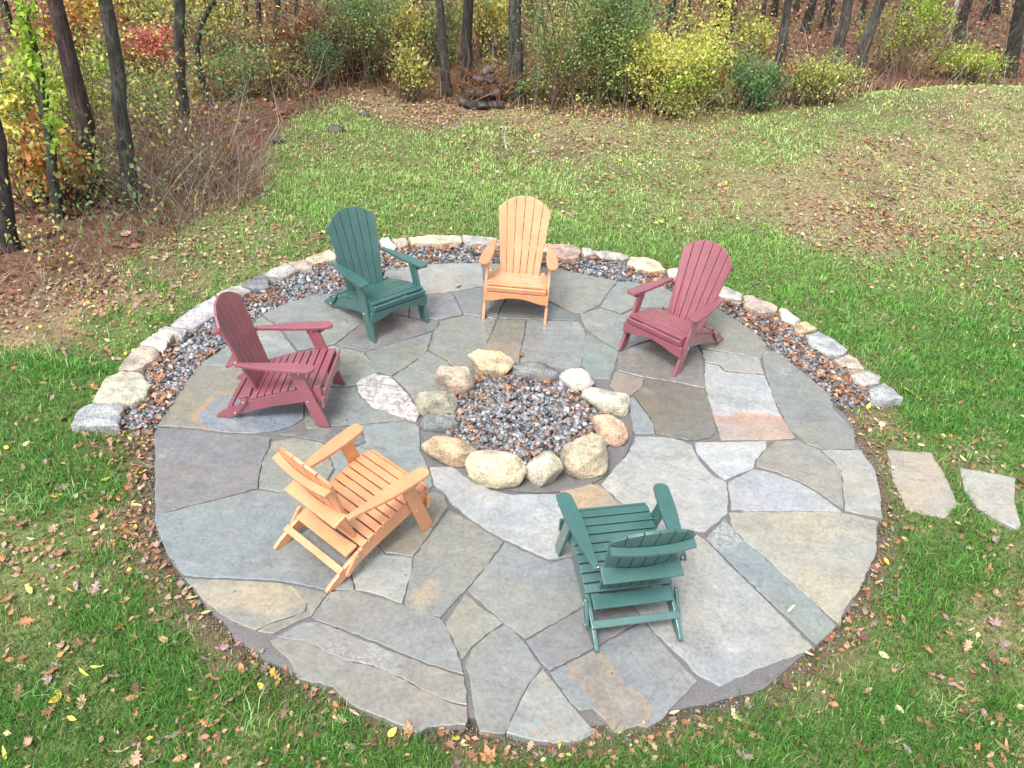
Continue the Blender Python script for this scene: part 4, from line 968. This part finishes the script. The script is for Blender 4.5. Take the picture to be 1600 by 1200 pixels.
def leafcloud(n, cen, spread, size, pal, r, ncl=14, shell=.55):
    """leaf blades gathered in clumps through an ellipsoid"""
    u = r.normal(size=(ncl, 3)); u /= np.linalg.norm(u, axis=1, keepdims=True); rad = r.uniform(shell, 1, (ncl, 1)); cc = u*rad*spread
    k = r.integers(0, ncl, n); p = cc[k]+r.normal(0, 1, (n, 3))*np.array(spread)*r.uniform(.09, .30, (ncl, 1))[k]
    pc = np.array(pal); pi = r.integers(0, len(pc), ncl); colr = np.where(r.uniform(size=(n, 1)) < .6, pc[pi][k], pc[r.integers(0, len(pc), n)])*r.uniform(.65, 1.3, (n, 1))
    return scatter(Q_LEAF[0], Q_LEAF[1], p+cen, rots(n, .9, r), size*r.uniform(.6, 1.3, n), colr)
YEL = [(.66, .60, .14), (.55, .54, .13), (.74, .69, .22), (.44, .48, .12)]; GRN = [(.17, .29, .10), (.22, .35, .13), (.12, .22, .08), (.28, .37, .14)]; OLV = [(.32, .35, .13), (.38, .37, .14), (.25, .30, .10), (.46, .42, .16)]
LIM = [(.33, .50, .06), (.42, .55, .09), (.24, .38, .05)]; ORA = [(.50, .22, .06), (.58, .32, .09), (.40, .14, .05)]; RED = [(.58, .15, .13), (.66, .28, .23), (.45, .12, .10)]; BRN = [(.20, .09, .045), (.26, .14, .07), (.15, .065, .04)]; DGR = [(.09, .19, .075), (.13, .25, .10), (.07, .15, .06)]
crown_meshes = []
for k in range(3):
    V, F, c = leafcloud(900, (0, 0, 0), (1.6, 1.6, 1.3), .11, YEL+OLV, rc, 22, .3); crown_meshes.append(mesh_np('crown', V, F, M['foliage'], c))
def tree(pxs, wpx, label, col=(.055, .05, .047), seed=0, name='tree', group='trees along the edge of the wood', top=7.5, crown=True, wtop=None, limbs=5):
    b = at(*pxs[0]); Y = b[1]; r = np.random.default_rng(seed+1000)
    pts = [np.array([b[0], b[1], b[2]-.08])]+[at_y(px, py, Y) for px, py in pxs[1:]]
    d = (pts[-1]-pts[-2])/np.linalg.norm(pts[-1]-pts[-2]); 
    if top:
        L = (top-pts[-1][2])/max(d[2], .3)
        if L > 0: pts.append(pts[-1]+d*L+np.array([0, r.normal(0, .25), 0]))
    dep = float(np.dot(b-CAM, fw)); rad = wpx/FOC*dep/2*1.12; rt_ = (wtop/FOC*dep/2) if wtop else rad*.62
    root = empty(name, tuple(b)); tag(root, label, 'tree', group)
    V, F, P, R_ = trunk_mesh(np.array(pts)-b, np.interp(np.arange(len(pts)), [0, len(pts)-1], [rad, rt_]), seed)
    o = link('trunk', mesh_np('trunk', V, F, M['bark'], smooth=True), None, root); o.color = (*(np.array(col)*r.uniform(.85, 1.2)), 1)
    for q in range(limbs):
        i = int(len(P)*r.uniform(.2, .9)); a = r.uniform(0, 6.28); L = r.uniform(.5, 1.6)
        bp = [P[i], P[i]+np.array([math.cos(a)*L*.4, math.sin(a)*L*.4, L*.25]), P[i]+np.array([math.cos(a)*L*.75, math.sin(a)*L*.7, L*.7]), P[i]+np.array([math.cos(a)*L*.95, math.sin(a)*L, L*1.2])]
        V, F, _, _ = trunk_mesh(bp, [R_[i]*.32, R_[i]*.22, R_[i]*.14, R_[i]*.06], seed*7+q, 5)
        o = link('branch', mesh_np('branch', V, F, M['bark'], smooth=True), None, root); o.color = (*np.array(col), 1)
    if crown:
        o = link('crown', crown_meshes[seed % 3], None, root, tuple(P[-1]+np.array([0, 0, .5])), seed*1.7)
    return root
DK = (.024, .020, .018); RB = (.045, .027, .024); GY = (.046, .043, .036)
T = [([(12,388),(0,255),(-22,120)],24,'dark trunk at the extreme left edge, nearest of the left trees',DK),
([(90,345),(82,275),(72,170),(60,95),(45,40),(30,0)],14,'thin leaning trunk with a lime vine, second from the left edge',GY),
([(150,305),(138,245),(124,165),(110,110),(99,70),(86,0)],27,'thick reddish-brown trunk with rough bark in the left group',RB),
([(204,325),(197,245),(191,165),(181,95),(167,0)],22,'straight grey-black trunk leaning left above the dry brush',GY),
([(287,232),(285,180),(283,100),(280,0)],17,'upright grey trunk between the red bush and the thin curved tree',GY),
([(410,90),(406,45),(402,0)],9,'slim trunk standing left of the brush heap',DK),
([(436,92),(434,40),(432,0)],10,'dark slim trunk just left of the dark brush heap',DK),
([(466,60),(463,0)],7,'thin trunk behind the dark brush heap',RB),
([(628,50),(622,0)],11,'dark trunk above the green bush left of centre',DK),
([(643,72),(642,30),(643,0)],10,'dark trunk rising behind the yellow sapling',DK),
([(701,150),(697,110),(690,60),(686,0)],13,'slender dark trunk left of the stone heap',GY),
([(730,150),(728,75),(731,0)],17,'thick dark trunk with yellow leaves directly behind the stone heap',DK),
([(806,158),(803,60),(805,0)],21,'thickest central trunk, right of the stone heap',GY),
([(1003,40),(1012,0)],14,'leaning trunk above the tall green bush',DK),
([(1046,60),(1048,30),(1052,0)],13,'dark trunk behind the big yellow bush',DK),
([(1076,60),(1075,0)],7,'thin brown trunk behind the big yellow bush',RB),
([(1116,105),(1118,75),(1123,30),(1127,0)],15,'dark trunk wound with yellow leaves, right of the yellow bush',DK),
([(1140,60),(1144,30),(1150,0)],9,'narrow trunk close behind the leaf-wound trunk',DK),
([(1190,62),(1194,0)],6,'thin lone trunk before the red leaf slope',RB),
([(1219,118),(1222,60),(1228,20),(1231,0)],13,'forked grey trunk rising from the low yellow shrubs',GY),
([(1259,50),(1264,20),(1270,0)],12,'dark trunk on the red leaf slope, right of the forked grey one',DK),
([(1290,46),(1295,20),(1300,0)],15,'broad dark trunk on the red leaf slope',DK),
([(1306,112),(1312,60),(1325,0)],17,'strong trunk leaning right, left one of a leaning pair',GY),
([(1335,130),(1350,70),(1358,40),(1377,0)],17,'strong trunk leaning far right, right one of a leaning pair',GY),
([(1399,62),(1408,30),(1421,0)],15,'dark leaning trunk behind the yellow-green saplings',DK),
([(1481,65),(1488,30),(1496,0)],7,'pale thin trunk near the upper right corner',(.30,.28,.24)),
([(1496,65),(1503,30),(1512,0)],14,'dark leaning trunk beside the pale thin one',DK),
([(1574,118),(1585,60),(1598,0)],21,'thick dark trunk at the upper right corner',DK)]
for i, (pxs, wp, lb, c) in enumerate(T): tree(pxs, wp, lb, c, i, crown=(i % 4 == 0))
t5 = tree([(328,165),(318,125),(307,95),(299,55),(315,25),(336,0)], 9, 'thin curved tree that bends to the right, beside the upright grey trunk', DK, 40, crown=False, top=5)
r = np.random.default_rng(12)
for i, (px, py, w_) in enumerate([(118,20,8),(215,25,7),(240,25,9),(365,30,9),(385,40,6),(515,25,8),(548,20,8),(580,30,7),(600,25,9),(660,30,7),(760,30,8),(775,20,6),(830,25,9),(862,20,6),(900,25,8),(955,20,9),(985,30,7),(1210,25,8),(1246,15,7),(1345,30,8),(1442,20,9),(1460,15,7),(1540,30,10),(1560,22,8),(20,60,12),(-60,200,18),(1640,90,16),(1680,60,12)]):
    ph = ['above the orange sapling at the top left', 'between the two left grey trunks', 'just left of the upright grey trunk', 'right of the curved tree', 'close beside the slim trunk left of the heap', 'over the rounded green bush', 'right of the brush heap', 'left of the yellow sapling', 'close beside the trunk above the yellow sapling', 'left of the slender grey trunk', 'left of the golden sapling', 'inside the golden sapling', 'right of the thickest central trunk', 'in the grey-green thicket', 'above the grey-green thicket', 'behind the tall green bush', 'left of the leaning trunk at top centre', 'left of the forked grey trunk', 'right of the forked grey trunk', 'between the leaning pair', 'above the lime sapling', 'right of the lime sapling', 'near the pale thin trunk', 'left of the thick corner trunk', 'at the left edge behind the yellow bush', 'past the left edge', 'past the right edge by the thick corner trunk', 'past the upper right corner'][i]
    tree([(px, py), (px+r.normal(0, 3), py-25), (px+(px-800)*.02+r.normal(0, 5), py-60)], w_, 'thin dark trunk deep in the wood, '+ph, DK if i % 3 else RB, 60+i, group='thin trunks deep in the wood', crown=i % 6 == 0)
# fallen branch hanging across the saplings
P0 = at(662, 134); pts = [P0, at_y(630, 98, P0[1]), at_y(590, 58, P0[1]+.1), at_y(552, 20, P0[1]+.2), at_y(528, -10, P0[1]+.3)]
V, F, _, _ = trunk_mesh(np.array(pts)-P0, [.018, .022, .026, .03, .034], 5, 6)
o = link('fallen_branch', mesh_np('fallen_branch', V, F, M['bark'], smooth=True), None, None, tuple(P0)); o.color = (.10, .09, .08, 1)
tag(o, 'long bare branch leaning down across the yellow sapling', 'branch')

# ---------------------------------------------------------------- shrubs
def shrub(px, py, w_, h, n, pals, label, size=.075, cat='bush', seed=0, group='bushes along the edge of the wood', stems=22, ncl=34, dpt=.8, shell=.2, z0=0., name='bush', stemcol=((.11, .08, .06), (.16, .13, .10))):
    b = at(px, py); r = np.random.default_rng(seed+500); root = empty(name, tuple(b)); tag(root, label, cat, group)
    parts = []
    tot = sum(q for _, q, _ in pals)
    for pal, q, (zc, zs) in pals:
        parts.append(leafcloud(int(1.7*n*q/tot), (0, w_*dpt*.3, h*(z0+(1-z0)*zc)), (w_/2, w_*dpt/2, h*zs), size*.78, pal, r, ncl, shell))
    V, F, c = join(parts); V[:, 2] = np.maximum(V[:, 2], r.uniform(.0, .06, len(V)))
    link('foliage', mesh_np('foliage', V, F, M['foliage'], c), None, root)
    base = np.c_[r.normal(0, w_*.13, stems), r.normal(w_*.2, w_*.12, stems), np.zeros(stems)]
    P = twig_lines(base, r.uniform(.6, 1.05, stems)*h, .55*w_/h, r, 6, .12)
    V, F, c = tubes(P, (.010*np.linspace(1, .3, 6)[None])*r.uniform(.6, 1.6, (stems, 1)), np.array(stemcol)[r.integers(0, 2, stems)], 4)
    link('stems', mesh_np('stems', V, F, M['twig'], c), None, root)
    return root
A = lambda pal, q=1, zc=.55, zs=.45: (pal, q, (zc, zs))
SH = [
(1034,182,2.1,1.25,9500,[A(YEL,1.,.68,.34),A(OLV,1.2,.28,.30),A(LIM,.35,.5,.45),A(YEL,.3,.45,.45)],'big round bush, bright yellow above and olive below, at the lawn edge',.062),
(1112,150,.5,.5,420,[A(ORA,1)],'small orange-red sapling at the right shoulder of the big yellow bush',.055),
(1180,178,1.0,.85,2300,[A(DGR,1),A(GRN,.6)],'dense dark green bush right of the big yellow bush',.055),
(1290,168,1.1,.75,1500,[A(YEL,.6),A(OLV,1),A(LIM,.4)],'low yellow-green bush below the leaning pair of trunks',.055),
(1245,165,.7,.7,700,[A(ORA,.3),A(OLV,1)],'small ragged olive and orange bush beside the dark green one',.055),
(1515,133,1.2,.6,1500,[A(LIM,1),A(YEL,.5)],'low bright lime bush near the right edge of the wood',.06),
(1405,128,1.7,1.3,1700,[A(OLV,1),A(LIM,.4),A(BRN,.4)],'wide thin bush of yellow-green twigs right of the leaning pair',.055),
(1440,80,1.1,1.0,1100,[A(LIM,1)],'leafy lime sapling beneath the upper right trunks',.07),
(1180,95,.9,.8,700,[A(YEL,1),A(LIM,.6)],'thin yellow sapling right of the leaf-wound trunk',.075),
(940,170,1.4,1.95,8000,[A(GRN,1.3),A(DGR,.15),A(OLV,.5)],'tall green bush filling the gap left of the yellow bush',.055),
(868,172,1.3,2.1,3600,[A(GRN,.7),A(OLV,1,.4,.4),A(YEL,.15)],'tall grey-green thicket with bare stems right of the central trunk',.052),
(820,162,.6,.45,700,[A(GRN,1)],'little bright green bush at the foot of the thickest central trunk',.05),
(640,162,.6,.9,800,[A(YEL,.7),A(OLV,.6)],'yellow sapling in front of the green bush left of centre',.065),
(628,110,1.1,1.1,1400,[A(YEL,1),A(ORA,.15),A(OLV,.3)],'airy yellow sapling above the fallen branch foot',.075),
(560,135,1.5,1.7,4200,[A(GRN,1),A(OLV,.6),A(DGR,.3)],'rounded green bush left of the yellow sapling',.052),
(500,140,.8,.8,1000,[A(DGR,1),A(GRN,.4)],'small blue-green bush at the foot of the rounded green bush',.05),
(765,95,1.2,1.3,1700,[A(YEL,1.2),A(ORA,.2),A(GRN,.3)],'golden sapling between the two central trunks',.075),
(690,110,.8,1.2,1100,[A(GRN,1),A(OLV,.5)],'slim green sapling between the slender and thick trunks',.06),
(350,165,1.3,.8,1500,[A(GRN,.7),A(OLV,.7),A(DGR,.5)],'low mixed green bush behind the thin curved tree',.05),
(420,155,1.2,.7,1300,[A(OLV,.8),A(BRN,.5),A(GRN,.3)],'low brown and olive bush at the back left lawn corner',.05),
(232,160,1.0,1.0,1500,[A(RED,1.2,.7,.35),A(ORA,.25),A(GRN,.3,.35,.3)],'bush with bright red leaves between two grey trunks',.065),
(240,225,1.3,.9,1900,[A(GRN,1),A(OLV,.8)],'grey-green bush below the red one',.05),
(125,250,.9,1.3,1300,[A(LIM,.8),A(OLV,.5),A(YEL,.3)],'lime leafy sapling climbing around the thick reddish-brown trunk',.075),
(30,240,1.0,1.2,1500,[A(YEL,1.3),A(LIM,.3),A(OLV,.3)],'yellow bush at the left edge between the first two trunks',.085),
(55,335,.9,.9,620,[A(ORA,1),A(YEL,.4)],'orange maple sapling in front of the left trunks',.10),
(100,130,1.0,1.1,800,[A(ORA,1),A(BRN,.4)],'orange-brown sapling behind the thick reddish trunk',.085),
(150,85,1.2,1.2,900,[A(YEL,.7),A(ORA,.6)],'mixed orange and yellow sapling at the top left',.09),
(330,90,1.3,1.3,1400,[A(YEL,.9),A(OLV,.4),A(BRN,.5)],'thin golden sapling above the curved tree',.065),
(235,70,1.3,1.2,1300,[A(YEL,.8),A(LIM,.3),A(OLV,.6)],'airy yellow-green sapling behind the left grey trunks',.07),
(110,330,.9,.7,500,[A(OLV,1),A(YEL,.3),A(GRN,.4)],'low olive sprouts at the foot of the left trunks',.075),
(180,170,1.1,1.0,1300,[A(GRN,1),A(OLV,1)],'grey-green bush between the left trunks',.055),
(1150,130,.8,.7,700,[A(GRN,1),A(ORA,.1)],'blue-green sapling behind the dark green bush',.05),
]
for i, s in enumerate(SH): shrub(*s[:7], size=s[7], seed=i)
# lime vine on the second trunk
r = np.random.default_rng(77); b = at(90, 345); parts = []
for px, py in [(38,0),(40,15),(38,30),(36,45),(42,58),(45,70),(40,80),(38,92),(52,100),(58,108),(70,135),(82,160),(75,185),(84,200),(86,225)]:
    p = at_y(px, py, b[1]-.12); n = 22; parts.append(scatter(*Q_LEAF, p-b+r.normal(0, .045, (n, 3)), rots(n, .7, r), r.uniform(.06, .10, n), np.array(LIM)[r.integers(0, 3, n)]*r.uniform(.8, 1.3, (n, 1))))
V, F, c = join(parts); o = link('climbing_vine', mesh_np('climbing_vine', V, F, M['foliage'], c), None, None, tuple(b)); tag(o, 'bright lime vine climbing the thin leaning trunk at the left', 'vine')
# leaves wound round the right trunk
r = np.random.default_rng(78); b = at(1116, 105); parts = []
for px, py in [(1137,5),(1136,15),(1132,25),(1128,35),(1118,38),(1116,48),(1112,60),(1124,30),(1134,40)]:
    p = at_y(px, py, b[1]-.15); n = 26; parts.append(scatter(*Q_LEAF, p-b+r.normal(0, .07, (n, 3)), rots(n, .7, r), r.uniform(.06, .09, n), np.array(YEL)[r.integers(0, 4, n)]*r.uniform(.8, 1.2, (n, 1))))
V, F, c = join(parts); o = link('climbing_vine', mesh_np('climbing_vine', V, F, M['foliage'], c), None, None, tuple(b)); tag(o, 'yellow leafy vine winding up a dark trunk right of the yellow bush', 'vine')

# ---------------------------------------------------------------- undergrowth, brush and the floor of the wood
r = np.random.default_rng(101)
n = 46000; xy = np.c_[r.uniform(-16, 17, n), r.uniform(6, 27, n)]; wd = wooded(xy[:, 0], xy[:, 1]); fl = r.uniform(size=n) < np.where(wd > 0, np.clip(.35+wd*.25, 0, 1), 0); xy = xy[fl]
litter('forest_litter', 'reddish brown leaf litter covering the floor of the wood', xy, r.uniform(0, .05, len(xy)), r.uniform(.07, .14, len(xy)), 102, ['brown', 'umber', 'tan', 'mauve', 'dark'], [.40, .24, .12, .06, .18], near=False)
# leafy undergrowth in drifts
n = 200000; xy = np.c_[r.uniform(-15, 17, n), 7+19*r.uniform(0, 1, n)**1.1]; wd = wooded(xy[:, 0], xy[:, 1])
cl = fbm2(xy[:, 0], xy[:, 1], 33, 4, .75); right = sstep(2.8, 4.5, xy[:, 0]-.15*(xy[:, 1]-12))
dens = np.clip((cl-.42+.10*(1-right))*4, 0, 1)*(1-.72*right); leftf = sstep(-2.8, -4, xy[:, 0])
keep = (wd > .05) & (r.uniform(size=n) < dens); xy = xy[keep]; cl = cl[keep]; wd = wd[keep]; rg = right[keep]; n = len(xy)
hmax = np.clip(.25+wd*.42, .25, 2.3)*(.4+1.3*np.clip(cl-.35, 0, 1)*2)*(1-.5*rg); z = terr(xy[:, 0], xy[:, 1])+hmax*r.uniform(0, 1, n)**.8
hue = fbm2(xy[:, 0]+z*.6, xy[:, 1], 41, 3, 1.1); pals = [DGR, GRN, OLV, YEL, BRN, ORA]
edges = np.quantile(hue, [.06, .40, .72, .90, .985]); pi = np.digitize(hue+r.normal(0, .03, n), edges)
allp = np.array([np.array(p)[[0, 1, 2 % len(p)]] for p in pals]); colr = allp[pi, r.integers(0, 3, n)]*r.uniform(.6, 1.25, (n, 1))
V, F, c = scatter(*Q_LEAF, np.c_[xy, z], rots(n, .9, r), r.uniform(.035, .075, n)*np.interp(xy[:, 1], [8, 14, 26], [.9, 1, 1.5]), colr)
tag(link('undergrowth', mesh_np('undergrowth', V, F, M['foliage'], c)), 'tangled autumn undergrowth of the wood in green, yellow and brown', 'undergrowth', kind='stuff')
# bare twigs: a dry thicket at the left and a thin fringe all along
def in_px(pts, n, r):
    w_ = np.array([at(a, b_)[:2] for a, b_ in pts]); lo, hi = w_.min(0), w_.max(0); out = []
    while len(out) < n:
        q = r.uniform(lo, hi, (n*2, 2)); q = q[in_poly(q, w_)]; out += list(q)
    return np.array(out[:n])
GREY = [(.20, .165, .13), (.28, .24, .20), (.14, .10, .08), (.22, .15, .11), (.36, .32, .27)]
xy = in_px([(150,330),(210,345),(300,350),(400,320),(430,300),(400,255),(330,215),(260,225),(200,260),(150,290)], 1150, r); b = np.c_[xy, terr(xy[:, 0], xy[:, 1])]
twigs('dry_brush', 'tangle of bare grey-brown brush at the left corner of the lawn', 'brush', b, r.uniform(.25, 1.05, len(b)), .85, .0036, GREY+GREY+BRN, 111)
xy = in_px([(0,500),(130,470),(240,390),(330,350),(300,320),(150,330),(80,380),(0,400),(-80,440)], 700, r); b = np.c_[xy, terr(xy[:, 0], xy[:, 1])]
twigs('dry_stalks', 'low brown stalks and dead weeds at the foot of the left trees', 'brush', b, r.uniform(.08, .30, len(b)), .9, .003, BRN+GREY, 112)
xy = np.c_[r.uniform(-9, 12, 6500), r.uniform(9, 19, 6500)]; wd = wooded(xy[:, 0], xy[:, 1]); xy = xy[(wd > .15) & (wd < r.uniform(.3, 5, len(xy)))]; b = np.c_[xy, terr(xy[:, 0], xy[:, 1])]
twigs('woodland_stems', 'thin bare stems standing all through the undergrowth', 'stems', b, r.uniform(.25, 1.5, len(b)), .35, .0055, GREY+BRN, 113)
# brown dead weeds fringe along the lawn edge
xy = np.c_[r.uniform(-8, 12, 16000), r.uniform(8, 18, 16000)]; wd = wooded(xy[:, 0], xy[:, 1]); xy = xy[(wd > -.1) & (wd < .9)]; n = len(xy)
V, F, c = blades(xy, r.uniform(.06, .26, n), r.uniform(.008, .018, n), r.uniform(.1, .9, n), np.array(BRN+OLV+[(.32, .25, .13)])[r.integers(0, 8, n)]*r.uniform(.7, 1.3, (n, 1)), r)
tag(link('weed_fringe', mesh_np('weed_fringe', V, F, M['grass'], c)), 'brown and olive weeds fringing the wood along the lawn', 'weeds', kind='stuff')
# dark brush heap
g = at(498, 118); root = empty('brush_heap', tuple(g)); tag(root, 'dark heap of dead branches beside the rounded green bush', 'brush heap')
nb = 700; rr_ = np.sqrt(r.uniform(0, 1, nb)); aa = r.uniform(0, 6.28, nb); base = np.c_[rr_*np.cos(aa)*.8, rr_*np.sin(aa)*.6+.4, (1-rr_**2)*.75*r.uniform(0, 1, nb)]
twigs('dead_branches', None, None, base, r.uniform(.3, .8, nb), 1.6, .009, BRN+[(.10, .06, .05)], 121, parent=root)

# heap of old stones and wood between the central trunks
g = at(752, 170); heap = empty('stone_heap', tuple(g)); tag(heap, 'heap of reddish field stones and dead wood between the central trunks', 'stone heap')
for i, (dx, dy, dz, sx, sy, sz, col) in enumerate([(-.35,.1,.06,.20,.13,.08,(.17,.11,.10)),(-.18,-.02,.05,.16,.1,.07,(.10,.09,.09)),(0,.0,.06,.2,.12,.07,(.09,.085,.085)),(.2,.05,.05,.16,.12,.08,(.15,.10,.09)),(.36,.1,.05,.12,.1,.07,(.13,.11,.1)),
    (-.25,.25,.16,.18,.13,.09,(.14,.10,.09)),(0,.25,.18,.22,.15,.10,(.17,.115,.10)),(.22,.25,.18,.17,.12,.10,(.20,.13,.11)),(-.08,.35,.33,.17,.12,.08,(.22,.18,.17)),(.15,.38,.34,.18,.13,.1,(.19,.14,.125)),(.05,.45,.45,.14,.1,.08,(.24,.19,.17)),(.33,.4,.28,.12,.1,.12,(.20,.15,.13))]):
    V = rock_verts(ICO3[0], 700+i, 5, rough=.05)*np.array([sx*.8, sy*.8, sz*.75]); o = link('stone', mesh_np('stone', V, ICO3[1], M['rock_plain'], smooth=True), None, heap, (dx*.75, dy, dz*.95)); o.color = (*(np.array(col)*np.array([.42, .45, .47])), 1); o.rotation_euler = (r.normal(0, .3), r.normal(0, .3), r.uniform(0, 6))
nb = 110; base = np.c_[r.uniform(-.35, .4, nb), r.uniform(0, .5, nb), r.uniform(0, .35, nb)]
twigs('dead_branches', None, None, base, r.uniform(.2, .45, nb), 1.8, .008, BRN, 122, parent=heap)

# small dark stones in the lawn, and a stake
for px, py, wp, hp, lb in ((429, 222, 24, 12, 'dark stone in the back lawn, leftmost and nearest of three'), (525, 205, 26, 8, 'flat dark stone in the back lawn, middle one of three'), (571, 184, 15, 8, 'small dark stone in the back lawn, farthest of three')):
    g = at(px, py); s = FOC/float(np.dot(g-CAM, fw)); V = rock_verts(ICO3[0], px, 8)*np.array([wp/s/2, wp/s/2.4, .05]); o = link('lawn_stone', mesh_np('lawn_stone', V, ICO3[1], M['rock_plain'], smooth=True), None, None, (g[0], g[1], g[2]+.03)); o.color = (.10, .09, .085, 1); tag(o, lb, 'stone', 'dark stones in the back lawn')
g = at(789, 232); V, F, _, _ = trunk_mesh([[0, 0, -.05], [0, 0, .15], [.005, 0, .30]], [.010, .010, .009], 3, 6)
o = link('marker_stake', mesh_np('marker_stake', V, F, M['bark']), None, None, tuple(g)); o.color = (.5, .47, .42, 1); tag(o, 'thin pale stake standing upright in the back lawn', 'stake')
